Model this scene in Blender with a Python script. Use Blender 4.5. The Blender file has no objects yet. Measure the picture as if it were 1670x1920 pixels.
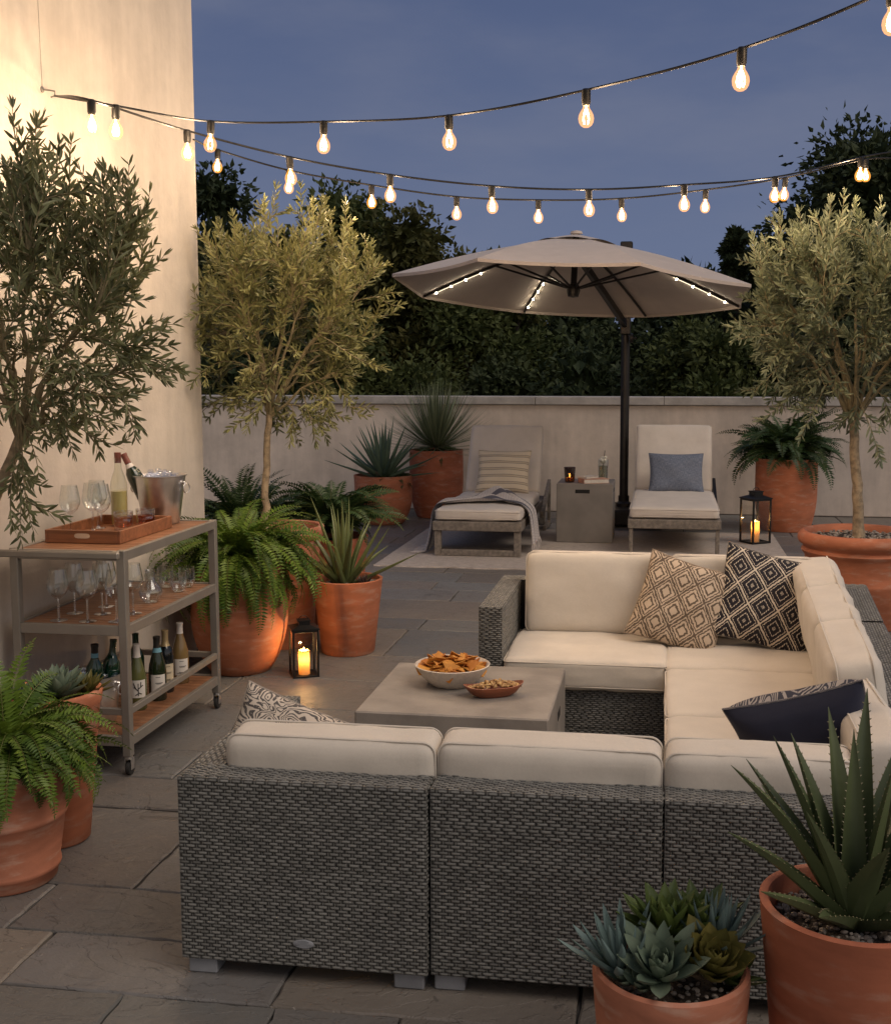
import bpy, math, random
import numpy as np
from math import sin, cos, pi, radians, sqrt
from mathutils import Vector, Matrix, noise as mnoise

SC = bpy.context.scene
COL = SC.collection
RNG = np.random.default_rng(7)
random.seed(7)

# ------------------------------------------------------------------ mesh builder
def A(v): return np.asarray(v, dtype=float)
def nrm(v):
    v = A(v); l = np.linalg.norm(v, axis=-1, keepdims=True)
    return v / np.maximum(l, 1e-9)
def rotz(a): c, s = cos(a), sin(a); return A([[c, -s, 0], [s, c, 0], [0, 0, 1]])
def rotx(a): c, s = cos(a), sin(a); return A([[1, 0, 0], [0, c, -s], [0, s, c]])
def roty(a): c, s = cos(a), sin(a); return A([[c, 0, s], [0, 1, 0], [-s, 0, c]])

class MB:
    def __init__(s): s.V = []; s.F = []; s.C = []; s.UV = []; s.n = 0
    def add(s, V, faces, mi=0, c=.5, uv=None, R=None, T=None):
        """faces: list of (m,k) int arrays"""
        V = A(V).reshape(-1, 3)
        if R is not None: V = V @ A(R).T
        if T is not None: V = V + A(T)
        for f in (faces if isinstance(faces, list) else [faces]):
            f = np.asarray(f, dtype=np.int64)
            if f.size: s.F.append((f + s.n, mi))
        s.V.append(V)
        c = A(c)
        s.C.append(np.broadcast_to(c, (len(V),)) if c.ndim < 2 else c)
        s.UV.append(A(uv).reshape(-1, 2) if uv is not None else V[:, :2] * 1.0)
        s.n += len(V)
    # -- primitives
    def box(s, c, sz, bev=0.0, R=None, mi=0, col=.5):
        h = A(sz) / 2; b = min(bev, h.min() * .9)
        if b <= 0: b = 1e-5
        vid = {}; V = []
        for sx in (-1, 1):
            for sy in (-1, 1):
                for sz_ in (-1, 1):
                    sg = (sx, sy, sz_)
                    for a in range(3):
                        p = A(sg) * (h - b); p[a] = sg[a] * h[a]
                        vid[(sg, a)] = len(V); V.append(p)
        V = A(V); q = []; t = []
        def fix(ids):
            P = V[ids]; n = np.cross(P[1] - P[0], P[2] - P[0])
            return ids if n @ P.mean(0) > 0 else ids[::-1]
        for a in range(3):
            o = [i for i in range(3) if i != a]
            for sg in (-1, 1):
                ids = []
                for u, v in ((-1, -1), (1, -1), (1, 1), (-1, 1)):
                    g = [0, 0, 0]; g[a] = sg; g[o[0]] = u; g[o[1]] = v
                    ids.append(vid[(tuple(g), a)])
                q.append(fix(ids))
            for u in (-1, 1):
                for v in (-1, 1):
                    g0 = [0, 0, 0]; g0[o[0]] = u; g0[o[1]] = v; g1 = list(g0); g0[a] = -1; g1[a] = 1
                    q.append(fix([vid[(tuple(g0), o[0])], vid[(tuple(g0), o[1])], vid[(tuple(g1), o[1])], vid[(tuple(g1), o[0])]]))
        for sx in (-1, 1):
            for sy in (-1, 1):
                for sz_ in (-1, 1):
                    t.append(fix([vid[((sx, sy, sz_), a)] for a in range(3)]))
        s.add(V, [A(q).astype(int), A(t).astype(int)], mi, col, None, R, c)
    def bx(s, x0, x1, y0, y1, z0, z1, bev=.003, mi=0, col=.5):
        s.box(((x0 + x1) / 2, (y0 + y1) / 2, (z0 + z1) / 2), (x1 - x0, y1 - y0, z1 - z0), bev, None, mi, col)
    def surf(s, P, cu=False, cv=False, mi=0, c=.5, uv=None, flip=False, R=None, T=None):
        P = A(P); m, n = P.shape[:2]
        I = np.arange(m * n).reshape(m, n)
        if cu: I = np.vstack([I, I[:1]])
        if cv: I = np.hstack([I, I[:, :1]])
        q = np.stack([I[:-1, :-1], I[1:, :-1], I[1:, 1:], I[:-1, 1:]], -1).reshape(-1, 4)
        if flip: q = q[:, ::-1]
        if uv is None:
            uu, vv = np.meshgrid(np.linspace(0, 1, m), np.linspace(0, 1, n), indexing='ij'); uv = np.stack([uu, vv], -1)
        s.add(P.reshape(-1, 3), q, mi, c, uv, R, T)
    def lathe(s, prof, n=32, c=(0, 0, 0), R=None, mi=0, col=.5, a0=0, a1=2 * pi, wob=0):
        prof = A(prof); full = abs(a1 - a0 - 2 * pi) < 1e-6
        a = np.linspace(a0, a1, n, endpoint=not full)
        r = prof[:, 0][:, None]; z = prof[:, 1][:, None]
        P = np.stack([r * np.cos(a), r * np.sin(a), z + 0 * a], -1)
        if wob: P[..., :2] *= (1 + wob * np.sin(a * 2 + prof[:, 1][:, None] * 9))[..., None]
        s.surf(P, False, full, mi, col, None, True, R, c)
    def tube(s, pts, r, n=8, mi=0, col=.5, cap=True, closed=False):
        P = A(pts); m = len(P); r = np.broadcast_to(A(r), (m,))
        if closed: Tn = nrm(np.roll(P, -1, 0) - np.roll(P, 1, 0))
        else: Tn = nrm(np.gradient(P, axis=0))
        u = np.cross(Tn[0], [0, 0, 1.]);
        if np.linalg.norm(u) < .1: u = np.cross(Tn[0], [1., 0, 0])
        u = nrm(u); rings = []
        a = np.linspace(0, 2 * pi, n, endpoint=False)
        for i in range(m):
            u = nrm(u - Tn[i] * (u @ Tn[i])); w = np.cross(Tn[i], u)
            rings.append(P[i] + r[i] * (np.cos(a)[:, None] * u + np.sin(a)[:, None] * w))
        k = s.n
        s.surf(A(rings), closed, True, mi, col, None, True)
        if cap and not closed:
            s.F.append((np.asarray([np.arange(n)[::-1] + k]) if False else np.asarray([k + np.arange(n)[::1]]), mi))
            s.F.append((np.asarray([k + (m - 1) * n + np.arange(n)[::-1]]), mi))
    def build(s, name, mats, parent=None, smooth=True, sharp=35, local=True):
        V = np.concatenate(s.V); me = bpy.data.meshes.new(name)
        if parent is not None and not local:
            o = A(parent['_o']); V = V - o
        mats = mats if isinstance(mats, (list, tuple)) else [mats]
        tot = [np.full(len(f), f.shape[1]) for f, _ in s.F]
        lt = np.concatenate(tot); loops = np.concatenate([f.reshape(-1) for f, _ in s.F])
        mi = np.concatenate([np.full(len(f), m) for f, m in s.F])
        ls = np.concatenate([[0], np.cumsum(lt)[:-1]])
        me.vertices.add(len(V)); me.loops.add(len(loops)); me.polygons.add(len(lt))
        me.vertices.foreach_set('co', V.astype(np.float32).ravel())
        me.loops.foreach_set('vertex_index', loops.astype(np.int32))
        me.polygons.foreach_set('loop_start', ls.astype(np.int32))
        me.polygons.foreach_set('material_index', mi.astype(np.int32))
        me.polygons.foreach_set('use_smooth', np.full(len(lt), smooth))
        at = me.attributes.new('Col', 'FLOAT_COLOR', 'POINT')
        cc = np.concatenate([(np.repeat(c[:, None], 3, 1) if c.ndim == 1 else c) for c in s.C])
        at.data.foreach_set('color', np.hstack([cc, np.ones((len(cc), 1))]).astype(np.float32).ravel())
        uvl = me.uv_layers.new(name='UVMap'); UV = np.concatenate(s.UV)
        uvl.data.foreach_set('uv', UV[loops].astype(np.float32).ravel())
        me.update(calc_edges=True); me.validate()
        if smooth and sharp: me.set_sharp_from_angle(angle=radians(sharp))
        for m in mats: me.materials.append(m)
        o = bpy.data.objects.new(name, me); COL.objects.link(o)
        if parent is not None: o.parent = parent
        return o

def tag(o, label, cat=None, group=None, kind=None):
    o['label'] = label
    if cat: o['category'] = cat
    if group: o['group'] = group
    if kind: o['kind'] = kind
    return o
def thing(name, label, cat, loc=(0, 0, 0), rz=0, group=None):
    o = bpy.data.objects.new(name, None); COL.objects.link(o)
    o.location = loc; o.rotation_euler = (0, 0, rz); o.empty_display_size = .1
    tag(o, label, cat, group); o['_o'] = list(loc)
    return o
def copy_tree(o, parent=None):
    c = o.copy(); COL.objects.link(c)
    if parent is not None: c.parent = parent
    for ch in list(o.children): copy_tree(ch, c)
    return c
def dup(o, loc, rz, label, group=None):
    c = copy_tree(o); c.location = loc; c.rotation_euler = (0, 0, rz); c['label'] = label
    if group: c['group'] = group
    return c

# ------------------------------------------------------------------ node helpers
class X:
    def __init__(s, nt, k): s.nt = nt; s.k = k
    def _m(s, op, *o):
        n = s.nt.nodes.new('ShaderNodeMath'); n.operation = op
        for i, v in enumerate((s,) + o):
            if isinstance(v, X): s.nt.links.new(v.k, n.inputs[i])
            else: n.inputs[i].default_value = v
        return X(s.nt, n.outputs[0])
    def __add__(s, o): return s._m('ADD', o)
    def __sub__(s, o): return s._m('SUBTRACT', o)
    def __mul__(s, o): return s._m('MULTIPLY', o)
    def __truediv__(s, o): return s._m('DIVIDE', o)
    __radd__ = __add__; __rmul__ = __mul__
    def frac(s): return s._m('FRACT')
    def floor(s): return s._m('FLOOR')
    def abs(s): return s._m('ABSOLUTE')
    def sin(s): return s._m('SINE')
    def lt(s, o): return s._m('LESS_THAN', o)
    def gt(s, o): return s._m('GREATER_THAN', o)
    def mx(s, o): return s._m('MAXIMUM', o)
    def mn(s, o): return s._m('MINIMUM', o)
    def pw(s, o): return s._m('POWER', o)
    def ss(s, a, b):
        n = s.nt.nodes.new('ShaderNodeMapRange'); n.interpolation_type = 'SMOOTHSTEP'
        s.nt.links.new(s.k, n.inputs[0]); n.inputs[1].default_value = a; n.inputs[2].default_value = b
        return X(s.nt, n.outputs[0])

class M:
    """material under construction"""
    def __init__(s, name):
        s.m = bpy.data.materials.new(name); s.m.use_nodes = True; s.nt = s.m.node_tree
        s.p = s.nt.nodes['Principled BSDF']; s.out = s.nt.nodes['Material Output']
        s.tc = None
    def co(s, which='Object', scale=(1, 1, 1)):
        if s.tc is None: s.tc = s.nt.nodes.new('ShaderNodeTexCoord')
        mp = s.nt.nodes.new('ShaderNodeMapping'); mp.inputs['Scale'].default_value = scale
        s.nt.links.new(s.tc.outputs[which], mp.inputs[0]); return mp.outputs[0]
    def xyz(s, v):
        n = s.nt.nodes.new('ShaderNodeSeparateXYZ'); s.nt.links.new(v, n.inputs[0])
        return [X(s.nt, k) for k in n.outputs]
    def noise(s, v, scale, det=4, rough=.55, dist=0):
        n = s.nt.nodes.new('ShaderNodeTexNoise'); n.inputs['Scale'].default_value = scale
        n.inputs['Detail'].default_value = det; n.inputs['Roughness'].default_value = rough; n.inputs['Distortion'].default_value = dist
        s.nt.links.new(v, n.inputs['Vector']); return X(s.nt, n.outputs['Fac'])
    def vor(s, v, scale, feat='F1'):
        n = s.nt.nodes.new('ShaderNodeTexVoronoi'); n.feature = feat; n.inputs['Scale'].default_value = scale
        s.nt.links.new(v, n.inputs['Vector']); return X(s.nt, n.outputs['Distance'])
    def col(s, c):
        n = s.nt.nodes.new('ShaderNodeRGB'); n.outputs[0].default_value = (*c, 1); return n.outputs[0]
    def mix(s, f, a, b, blend='MIX'):
        n = s.nt.nodes.new('ShaderNodeMix'); n.data_type = 'RGBA'; n.blend_type = blend
        if isinstance(f, X): s.nt.links.new(f.k, n.inputs[0])
        else: n.inputs[0].default_value = f
        for i, v in ((6, a), (7, b)):
            if isinstance(v, tuple): n.inputs[i].default_value = (*v, 1)
            else: s.nt.links.new(v, n.inputs[i])
        return n.outputs[2]
    def attr(s, name='Col'):
        n = s.nt.nodes.new('ShaderNodeAttribute'); n.attribute_name = name; return n
    def set(s, **k):
        for a, v in k.items():
            i = s.p.inputs[a.replace('_', ' ')]
            if isinstance(v, X): s.nt.links.new(v.k, i)
            elif isinstance(v, bpy.types.NodeSocket): s.nt.links.new(v, i)
            elif isinstance(v, tuple): i.default_value = (*v, 1) if len(i.default_value) == 4 else v
            else: i.default_value = v
    def bump(s, h, strength=.3, dist=.01):
        n = s.nt.nodes.new('ShaderNodeBump'); n.inputs['Strength'].default_value = strength; n.inputs['Distance'].default_value = dist
        s.nt.links.new(h.k, n.inputs['Height']); s.nt.links.new(n.outputs[0], s.p.inputs['Normal'])

def sc(c, k): return tuple(min(1, x * k) for x in c)
def simple(name, c, rough=.6, metal=0, var=.2, vs=9, bump=.0, bs=80, bd=.004, spec=.5, c2=None):
    m = M(name); v = m.co()
    n = m.noise(v, vs, 5)
    m.set(Base_Color=m.mix(n.ss(.3, .72), sc(c, 1 - var), c2 or sc(c, 1 + var)), Roughness=rough, Metallic=metal)
    m.p.inputs['Specular IOR Level'].default_value = spec
    if bump: m.bump(m.noise(v, bs, 3), bump, bd)
    return m.m
def emit(name, c, st, nosample=False):
    m = M(name); m.set(Base_Color=(0.02, .02, .02), Emission_Color=c, Emission_Strength=st)
    if nosample: m.m.cycles.emission_sampling = 'NONE'
    return m.m
def thin_glass(name, tint=(.97, .98, .97), rough=.02, f0=.06, edge=.75, bumpy=False):
    m = M(name); nt = m.nt; nt.nodes.remove(m.p)
    tr = nt.nodes.new('ShaderNodeBsdfTransparent'); tr.inputs[0].default_value = (*tint, 1)
    gl = nt.nodes.new('ShaderNodeBsdfGlossy'); gl.inputs['Roughness'].default_value = rough; gl.inputs[0].default_value = (.95, .97, 1, 1)
    lw = nt.nodes.new('ShaderNodeLayerWeight'); lw.inputs[0].default_value = .5
    f = X(nt, lw.outputs['Facing']).pw(2.4) * edge + f0
    mx = nt.nodes.new('ShaderNodeMixShader')
    nt.links.new(f.k, mx.inputs[0]); nt.links.new(tr.outputs[0], mx.inputs[1]); nt.links.new(gl.outputs[0], mx.inputs[2])
    nt.links.new(mx.outputs[0], m.out.inputs[0])
    if bumpy:
        b = nt.nodes.new('ShaderNodeBump'); b.inputs['Strength'].default_value = .9; b.inputs['Distance'].default_value = .004
        v = m.co(); h = m.vor(v, 75)
        nt.links.new(h.k, b.inputs['Height']); nt.links.new(b.outputs[0], gl.inputs['Normal']); nt.links.new(b.outputs[0], lw.inputs['Normal'])
    return m.m
def leafmat(name, a, b, rough=.5, trans=.25, spec=.4):
    m = M(name); v = m.co(); at = m.attr()
    n = m.noise(v, 40, 2)
    f = (X(m.nt, at.outputs['Fac']) * .8 + n * .3 - .05)
    c = m.mix(f, a, b); m.set(Base_Color=c, Roughness=rough); m.p.inputs['Specular IOR Level'].default_value = spec
    if trans:
        t = m.nt.nodes.new('ShaderNodeBsdfTranslucent'); m.nt.links.new(c, t.inputs[0])
        mx = m.nt.nodes.new('ShaderNodeMixShader'); mx.inputs[0].default_value = trans
        m.nt.links.new(m.p.outputs[0], mx.inputs[1]); m.nt.links.new(t.outputs[0], mx.inputs[2]); m.nt.links.new(mx.outputs[0], m.out.inputs[0])
    return m.m

# ------------------------------------------------------------------ materials
def m_stucco(name, c, streak=.14):
    m = M(name); v = m.co(); vs = m.co('Object', (3.2, 3.2, .35))
    a = m.noise(v, 1.6, 6, .6); b = m.noise(vs, 1.7, 5, .6); d = m.noise(v, 14, 4)
    f = a * .45 + b * .4 + d * .15
    m.set(Base_Color=m.mix(f.ss(.33, .66), sc(c, 1 - streak), sc(c, 1 + streak * .35)), Roughness=.88)
    m.p.inputs['Specular IOR Level'].default_value = .2
    m.bump(m.noise(v, 45, 5) + m.noise(v, 6, 3) * 1.5, .25, .006)
    return m.m
MT = {}
MT['wall'] = m_stucco('plaster_cream', (.62, .56, .495), .2)
MT['parapet'] = m_stucco('plaster_parapet', (.67, .575, .49), .24)
MT['coping'] = simple('coping_stone', (.40, .37, .34), .8, var=.2, vs=5, bump=.2)

def m_stone():
    m = M('flagstone'); v = m.co(); at = m.attr()
    n1 = m.noise(v, 2.4, 6, .6, .4); n2 = m.noise(v, 16, 6, .65); n3 = m.noise(v, 90, 3)
    base = m.mix((n1 * .65 + n2 * .35).ss(.32, .7), at.outputs['Color'], m.mix(.55, at.outputs['Color'], (.155, .132, .112)))
    base = m.mix(n2.ss(.58, .78) * .35, base, (.075, .072, .07))
    m.set(Base_Color=base, Roughness=n2 * .35 + .30); m.p.inputs['Specular IOR Level'].default_value = .5
    vl = m.co('Object', (1, 1.5, 1))
    t = m.noise(vl, 2.1, 6, .62, .9) * 8
    step = t.floor() + t.frac().ss(.90, 1.0)
    edge = (t.frac() - .95).abs().lt(.03) * m.noise(v, 5, 2).gt(.66)          # open cleft lines
    cr = m.noise(m.co('Object', (1.3, 2.2, 1)), 1.1, 4, .5, 1.2); crack = ((cr - .5).abs().lt(.0035)) * m.noise(v, 3.1, 2).gt(.5)
    dk = edge.mx(crack)
    base = m.mix(dk * .4, base, (.04, .037, .034))
    m.set(Base_Color=base)
    m.bump(step * 1.0 + n2 * 1.3 + n3 * .2 - dk * 1.0, .5, .008)
    return m.m
MT['stone'] = m_stone()
MT['mortar'] = simple('joint_sand', (.062, .056, .05), .95, bump=.4, bs=150)
MT['earth'] = simple('garden_ground', (.045, .05, .03), .95, bump=.3, bs=3)

def m_terra(name, c, dust=.25):
    m = M(name); v = m.co(); vz = m.co('Object', (1, 1, 3.2))
    a = m.noise(vz, 3.2, 6, .6, .3); b = m.noise(v, 26, 5, .65); d = m.noise(vz, 9, 4)
    base = m.mix(a.ss(.3, .7), sc(c, .78), sc(c, 1.15))
    base = m.mix(d.ss(.50, .72) * dust, base, (.56, .40, .31))
    base = m.mix(b.ss(.62, .8) * .3, base, sc(c, .55))
    m.set(Base_Color=base, Roughness=.72); m.p.inputs['Specular IOR Level'].default_value = .3
    m.bump(b + m.noise(v, 120, 2) * .4, .16, .004)
    return m.m
MT['terra'] = m_terra('terracotta', (.47, .165, .085), .33)
MT['terra2'] = m_terra('terracotta_weathered', (.44, .17, .10), .45)
MT['terra3'] = m_terra('terracotta_dark', (.39, .128, .068), .28)
MT['soil'] = simple('potting_soil', (.05, .036, .026), .95, var=.5, vs=60, bump=.9, bs=110, bd=.01)
MT['bark'] = simple('olive_bark', (.30, .23, .15), .85, var=.35, vs=30, bump=.6, bs=70)
MT['twig'] = simple('olive_twig', (.22, .18, .10), .8, var=.25, vs=30)
MT['darkbark'] = simple('tree_bark', (.05, .04, .03), .9)
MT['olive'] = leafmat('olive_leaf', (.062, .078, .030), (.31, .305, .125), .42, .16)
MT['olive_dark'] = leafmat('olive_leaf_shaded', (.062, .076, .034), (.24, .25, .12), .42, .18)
MT['olive_silver'] = leafmat('olive_leaf_silver', (.075, .095, .05), (.26, .29, .18), .42, .18)
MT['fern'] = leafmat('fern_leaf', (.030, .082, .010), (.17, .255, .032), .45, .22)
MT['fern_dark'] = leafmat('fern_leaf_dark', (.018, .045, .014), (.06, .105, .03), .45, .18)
MT['rachis'] = simple('fern_stalk', (.12, .13, .03), .6)
MT['aloe'] = leafmat('aloe_leaf', (.075, .10, .034), (.17, .20, .075), .38, 0, .5)
MT['aloe_dark'] = leafmat('aloe_leaf_dark', (.044, .064, .028), (.125, .15, .065), .40, 0, .5)
MT['agave'] = leafmat('agave_leaf', (.055, .095, .065), (.14, .20, .135), .5, 0)
MT['yucca'] = leafmat('yucca_blade', (.07, .10, .055), (.25, .28, .16), .5, .1)
MT['spine'] = simple('aloe_spine', (.26, .23, .13), .5)
MT['suc_blue'] = leafmat('blue_chalk_leaf', (.075, .12, .115), (.18, .25, .235), .55, 0, .3)
MT['suc_olive'] = leafmat('bronze_rosette_leaf', (.065, .065, .015), (.17, .145, .04), .45, 0, .35)
MT['suc_sage'] = leafmat('sage_rosette_leaf', (.085, .125, .09), (.19, .235, .165), .5, 0, .3)
MT['suc_green'] = leafmat('jade_rosette_leaf', (.035, .06, .014), (.115, .155, .042), .4, 0, .4)
MT['suc_dark'] = leafmat('dark_succulent_leaf', (.035, .022, .02), (.10, .06, .05), .45, 0, .4)
MT['tree1'] = leafmat('tree_leaf_green', (.042, .060, .020), (.11, .125, .040), .6, .2, .2)
MT['tree2'] = leafmat('tree_leaf_dark', (.026, .040, .018), (.068, .084, .034), .6, .15, .2)
MT['woods'] = leafmat('far_wood_leaf', (.014, .022, .010), (.034, .044, .018), .7, .1, .1)
MT['tree3'] = leafmat('tree_leaf_olive', (.046, .052, .016), (.125, .115, .034), .6, .2, .2)

def m_wicker(name, c):
    m = M(name); at = m.attr(); v = m.co()
    n = m.noise(v, 7, 4)
    f = X(m.nt, at.outputs['Fac']) * (n * .5 + .75)
    m.set(Base_Color=m.mix(f.ss(.0, .8), sc(c, .14), sc(c, 1.30)), Roughness=.48); m.p.inputs['Specular IOR Level'].default_value = .4
    m.bump(m.noise(m.co('Object', (60, 60, 600)), 1, 2), .15, .001)
    return m.m
MT['wicker'] = m_wicker('grey_wicker', (.185, .183, .170))
MT['wcore'] = simple('wicker_shadow_core', (.03, .028, .026), .9)
MT['foot'] = simple('grey_foot', (.24, .25, .27), .5)
def m_fabric(name, c, wv=900, var=.06):
    m = M(name); v = m.co(); a = m.noise(v, 5, 4); b = m.noise(v, 160, 2)
    m.set(Base_Color=m.mix((a * .7 + b * .3).ss(.3, .7), sc(c, 1 - var), sc(c, 1 + var)), Roughness=.9)
    m.p.inputs['Specular IOR Level'].default_value = .15; m.p.inputs['Sheen Weight'].default_value = .15
    m.bump(m.noise(v, wv, 2) * .5 + m.noise(v, 22, 3) * 1.4 + m.noise(v, 7, 2) * 2.2, .2, .006)
    return m.m
MT['cream'] = m_fabric('cream_canvas', (.64, .585, .51))
MT['taupe'] = m_fabric('taupe_canvas', (.61, .545, .48))
MT['navy'] = m_fabric('navy_cotton', (.022, .024, .042))
MT['canopy'] = m_fabric('canopy_taupe', (.52, .445, .395))
MT['concrete'] = simple('grey_concrete', (.27, .245, .22), .55, var=.2, vs=5, bump=.2, bs=70)
MT['concrete2'] = simple('side_table_concrete', (.20, .18, .16), .6, var=.13, vs=4, bump=.12, bs=60)
MT['slot'] = simple('slot_shadow', (.012, .011, .01), .9)
MT['cart'] = simple('cart_painted_steel', (.30, .28, .25), .42, .55, var=.06)
MT['steel'] = simple('brushed_steel', (.68, .67, .66), .33, 1.0, var=.08, vs=20)
MT['blackmetal'] = simple('black_metal', (.018, .017, .017), .45, .5, var=.2)
MT['bronze'] = simple('umbrella_pole_metal', (.035, .031, .029), .42, .6, var=.15)
MT['rubber'] = simple('caster_rubber', (.02, .02, .02), .6)
MT['greywood'] = simple('lounger_grey_weave', (.20, .17, .14), .65, var=.3, vs=35, bump=.5, bs=120)
def m_wood(name, c, axis=1, sl=0):
    m = M(name); s_ = [40, 40, 40]; s_[axis] = 2.5
    v = m.co('Object', tuple(s_)); n = m.noise(v, 1, 4, .6); n2 = m.noise(m.co(), 6, 3)
    m.set(Base_Color=m.mix((n * .7 + n2 * .3).ss(.3, .7), sc(c, .62), sc(c, 1.25)), Roughness=.42)
    m.bump(n, .12, .002); return m.m
MT['teak'] = m_wood('teak_slat', (.29, .135, .068), 0)
MT['teakx'] = m_wood('tray_wood', (.27, .108, .048), 0)
MT['acacia'] = m_wood('acacia_bowl_wood', (.24, .075, .035), 0)
MT['glass'] = thin_glass('clear_glass', f0=.07, edge=.9)
MT['stemglass'] = thin_glass('stem_glass', f0=.30, edge=.7)
MT['cutglass'] = thin_glass('cut_crystal', (.95, .94, .93), .05, .10, .7, True)
MT['bulbglass'] = None
MT['pane'] = thin_glass('lantern_pane', (.95, .94, .92), .03, .014, .4)
MT['votive'] = thin_glass('smoked_votive', (.42, .30, .20), .06, .06, .5)
MT['clearbottle'] = thin_glass('clear_bottle_glass', (.93, .94, .88), .02, .06, .7)
def m_glossy(name, c, rough=.08):
    m = M(name); m.set(Base_Color=c, Roughness=rough); m.p.inputs['Coat Weight'].default_value = .6; return m.m
MT['greenbottle'] = m_glossy('dark_green_glass', (.012, .022, .008))
MT['blackbottle'] = m_glossy('black_glass', (.006, .009, .011))
MT['emerald'] = m_glossy('emerald_glass', (.004, .035, .018))
MT['amberbottle'] = m_glossy('amber_wine_glass', (.20, .13, .05), .1)
MT['greenwine'] = m_glossy('pale_green_bottle', (.10, .11, .035), .1)
MT['whitewine'] = m_glossy('white_wine', (.50, .42, .17), .1)
MT['paper'] = simple('label_paper', (.66, .63, .58), .8, var=.05)
MT['paper2'] = simple('aged_label_paper', (.55, .47, .33), .8, var=.15, vs=30)
MT['ink'] = simple('label_ink', (.03, .03, .03), .8)
MT['capwhite'] = simple('white_capsule', (.60, .56, .52), .4)
MT['capdark'] = simple('dark_capsule', (.02, .018, .016), .35)
MT['capred'] = simple('red_capsule', (.22, .03, .025), .35)
MT['capgold'] = simple('gold_foil', (.42, .32, .17), .4, .4)
MT['capblue'] = simple('blue_band', (.16, .36, .45), .5)
MT['capwine'] = simple('maroon_capsule', (.17, .05, .035), .35)
MT['cork'] = simple('cork', (.40, .25, .15), .8, var=.3, vs=60)
MT['ice'] = thin_glass('ice', (.93, .94, .97), .12, .12, .7)
MT['bowl'] = simple('speckled_ceramic', (.62, .56, .49), .5, var=.08, vs=70)
MT['chip'] = leafmat('corn_chip', (.42, .13, .018), (.68, .33, .06), .6, .1)
MT['nut'] = leafmat('mixed_nuts', (.28, .13, .045), (.66, .45, .20), .55, 0)
MT['bookcover'] = simple('book_cover', (.55, .30, .20), .6)
MT['bookpages'] = simple('book_pages', (.62, .57, .50), .9, var=.1, vs=50)
MT['drink'] = m_glossy('cloudy_drink', (.36, .38, .29), .2)
MT['whitefoam'] = simple('drink_garnish', (.68, .66, .58), .8)
MT['gravel'] = leafmat('gravel_stone', (.12, .10, .085), (.42, .37, .32), .75, 0)
MT['rug'] = None
def m_rug():
    m = M('woven_rug'); v = m.co(); x, y, z = m.xyz(v)
    a = m.noise(m.co('Object', (14, 60, 1)), 1, 3); b = m.noise(v, 130, 2)
    wv = (y * 420).sin() * .5 + .5
    m.set(Base_Color=m.mix((a * .6 + b * .4).ss(.3, .7), (.34, .29, .25), (.58, .51, .45)), Roughness=.95)
    m.p.inputs['Specular IOR Level'].default_value = .1
    m.bump(b * 1.2 + wv * .6 + a, .6, .006); return m.m
MT['rug'] = m_rug()
def uvco(m):
    v = m.co('UV'); x, y, z = m.xyz(v); return v, x, y
def m_diamond(name, bg, fg, n, wob, mode):
    """diamond lattice cloth: uv in 0..1"""
    m = M(name); v, x, y = uvco(m)
    w1 = m.noise(v, 26, 3) - .5; w2 = m.noise(m.co('UV', (1, 1, 1)), 31, 2) - .5
    u = x * n + w1 * wob; w = y * (n * .82) + w2 * wob
    a = (u + w).frac(); b = (u - w).frac()
    da = (a - .5).abs(); db = (b - .5).abs()
    d = da.mx(db)                       # 0 centre of a lozenge .. .5 edge
    if mode == 'ikat':
        f = (d.gt(.455)) + d.gt(.345) * d.lt(.405) + (d.gt(.17) * d.lt(.255))
    else:
        dash = ((a * 9).frac().gt(.35)).mx((b * 9).frac().gt(.75))
        lines = d.gt(.465) + d.gt(.37) * d.lt(.405) * dash + d.gt(.2) * d.lt(.24) * ((u * 17).frac().gt(.3)) + d.lt(.07) * m.noise(v, 150, 1).gt(.5)
        f = lines
    fib = m.noise(v, 240, 2)
    f = f.mn(1.0) * (fib * .5 + .72).mn(1.0)
    m.set(Base_Color=m.mix(f, bg, fg), Roughness=.92); m.p.inputs['Specular IOR Level'].default_value = .12
    m.bump(fib + f * .8, .35, .004); return m.m
MT['ikat'] = m_diamond('beige_ikat_cloth', (.58, .47, .36), (.125, .095, .072), 3.3, .12, 'ikat')
MT['stitch'] = m_diamond('charcoal_stitched_cloth', (.030, .028, .034), (.66, .58, .47), 3.2, .07, 'stitch')
def m_zebra(name, bg, fg, k):
    m = M(name); v, x, y = uvco(m)
    n = m.noise(v, 4.6, 2, .4, .6)
    f = ((n * k + x * 4).sin()).gt(.1)
    br = m.noise(v, 60, 2)
    f = f * br.gt(.36)
    m.set(Base_Color=m.mix(f, bg, fg), Roughness=.92); m.bump(m.noise(v, 240, 2), .3, .003); return m.m
MT['zebra'] = m_zebra('grey_zebra_cloth', (.62, .54, .45), (.10, .09, .085), 95)
MT['navyprint'] = m_zebra('navy_print_cloth', (.024, .026, .045), (.34, .31, .29), 130)
def m_stripe():
    m = M('striped_linen'); v, x, y = uvco(m)
    t = (y * 6.2 + .1).frac()
    thin = ((t - .16).abs().lt(.030)) + ((t - .46).abs().lt(.030))
    mid = t.gt(.16) * t.lt(.46)
    c = m.mix(mid, (.64, .55, .42), (.50, .42, .32)); c = m.mix(thin.mn(1.0), c, (.17, .145, .13))
    m.set(Base_Color=c, Roughness=.92); m.bump(m.noise(v, 200, 2), .3, .003); return m.m
MT['stripe'] = m_stripe()
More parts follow.
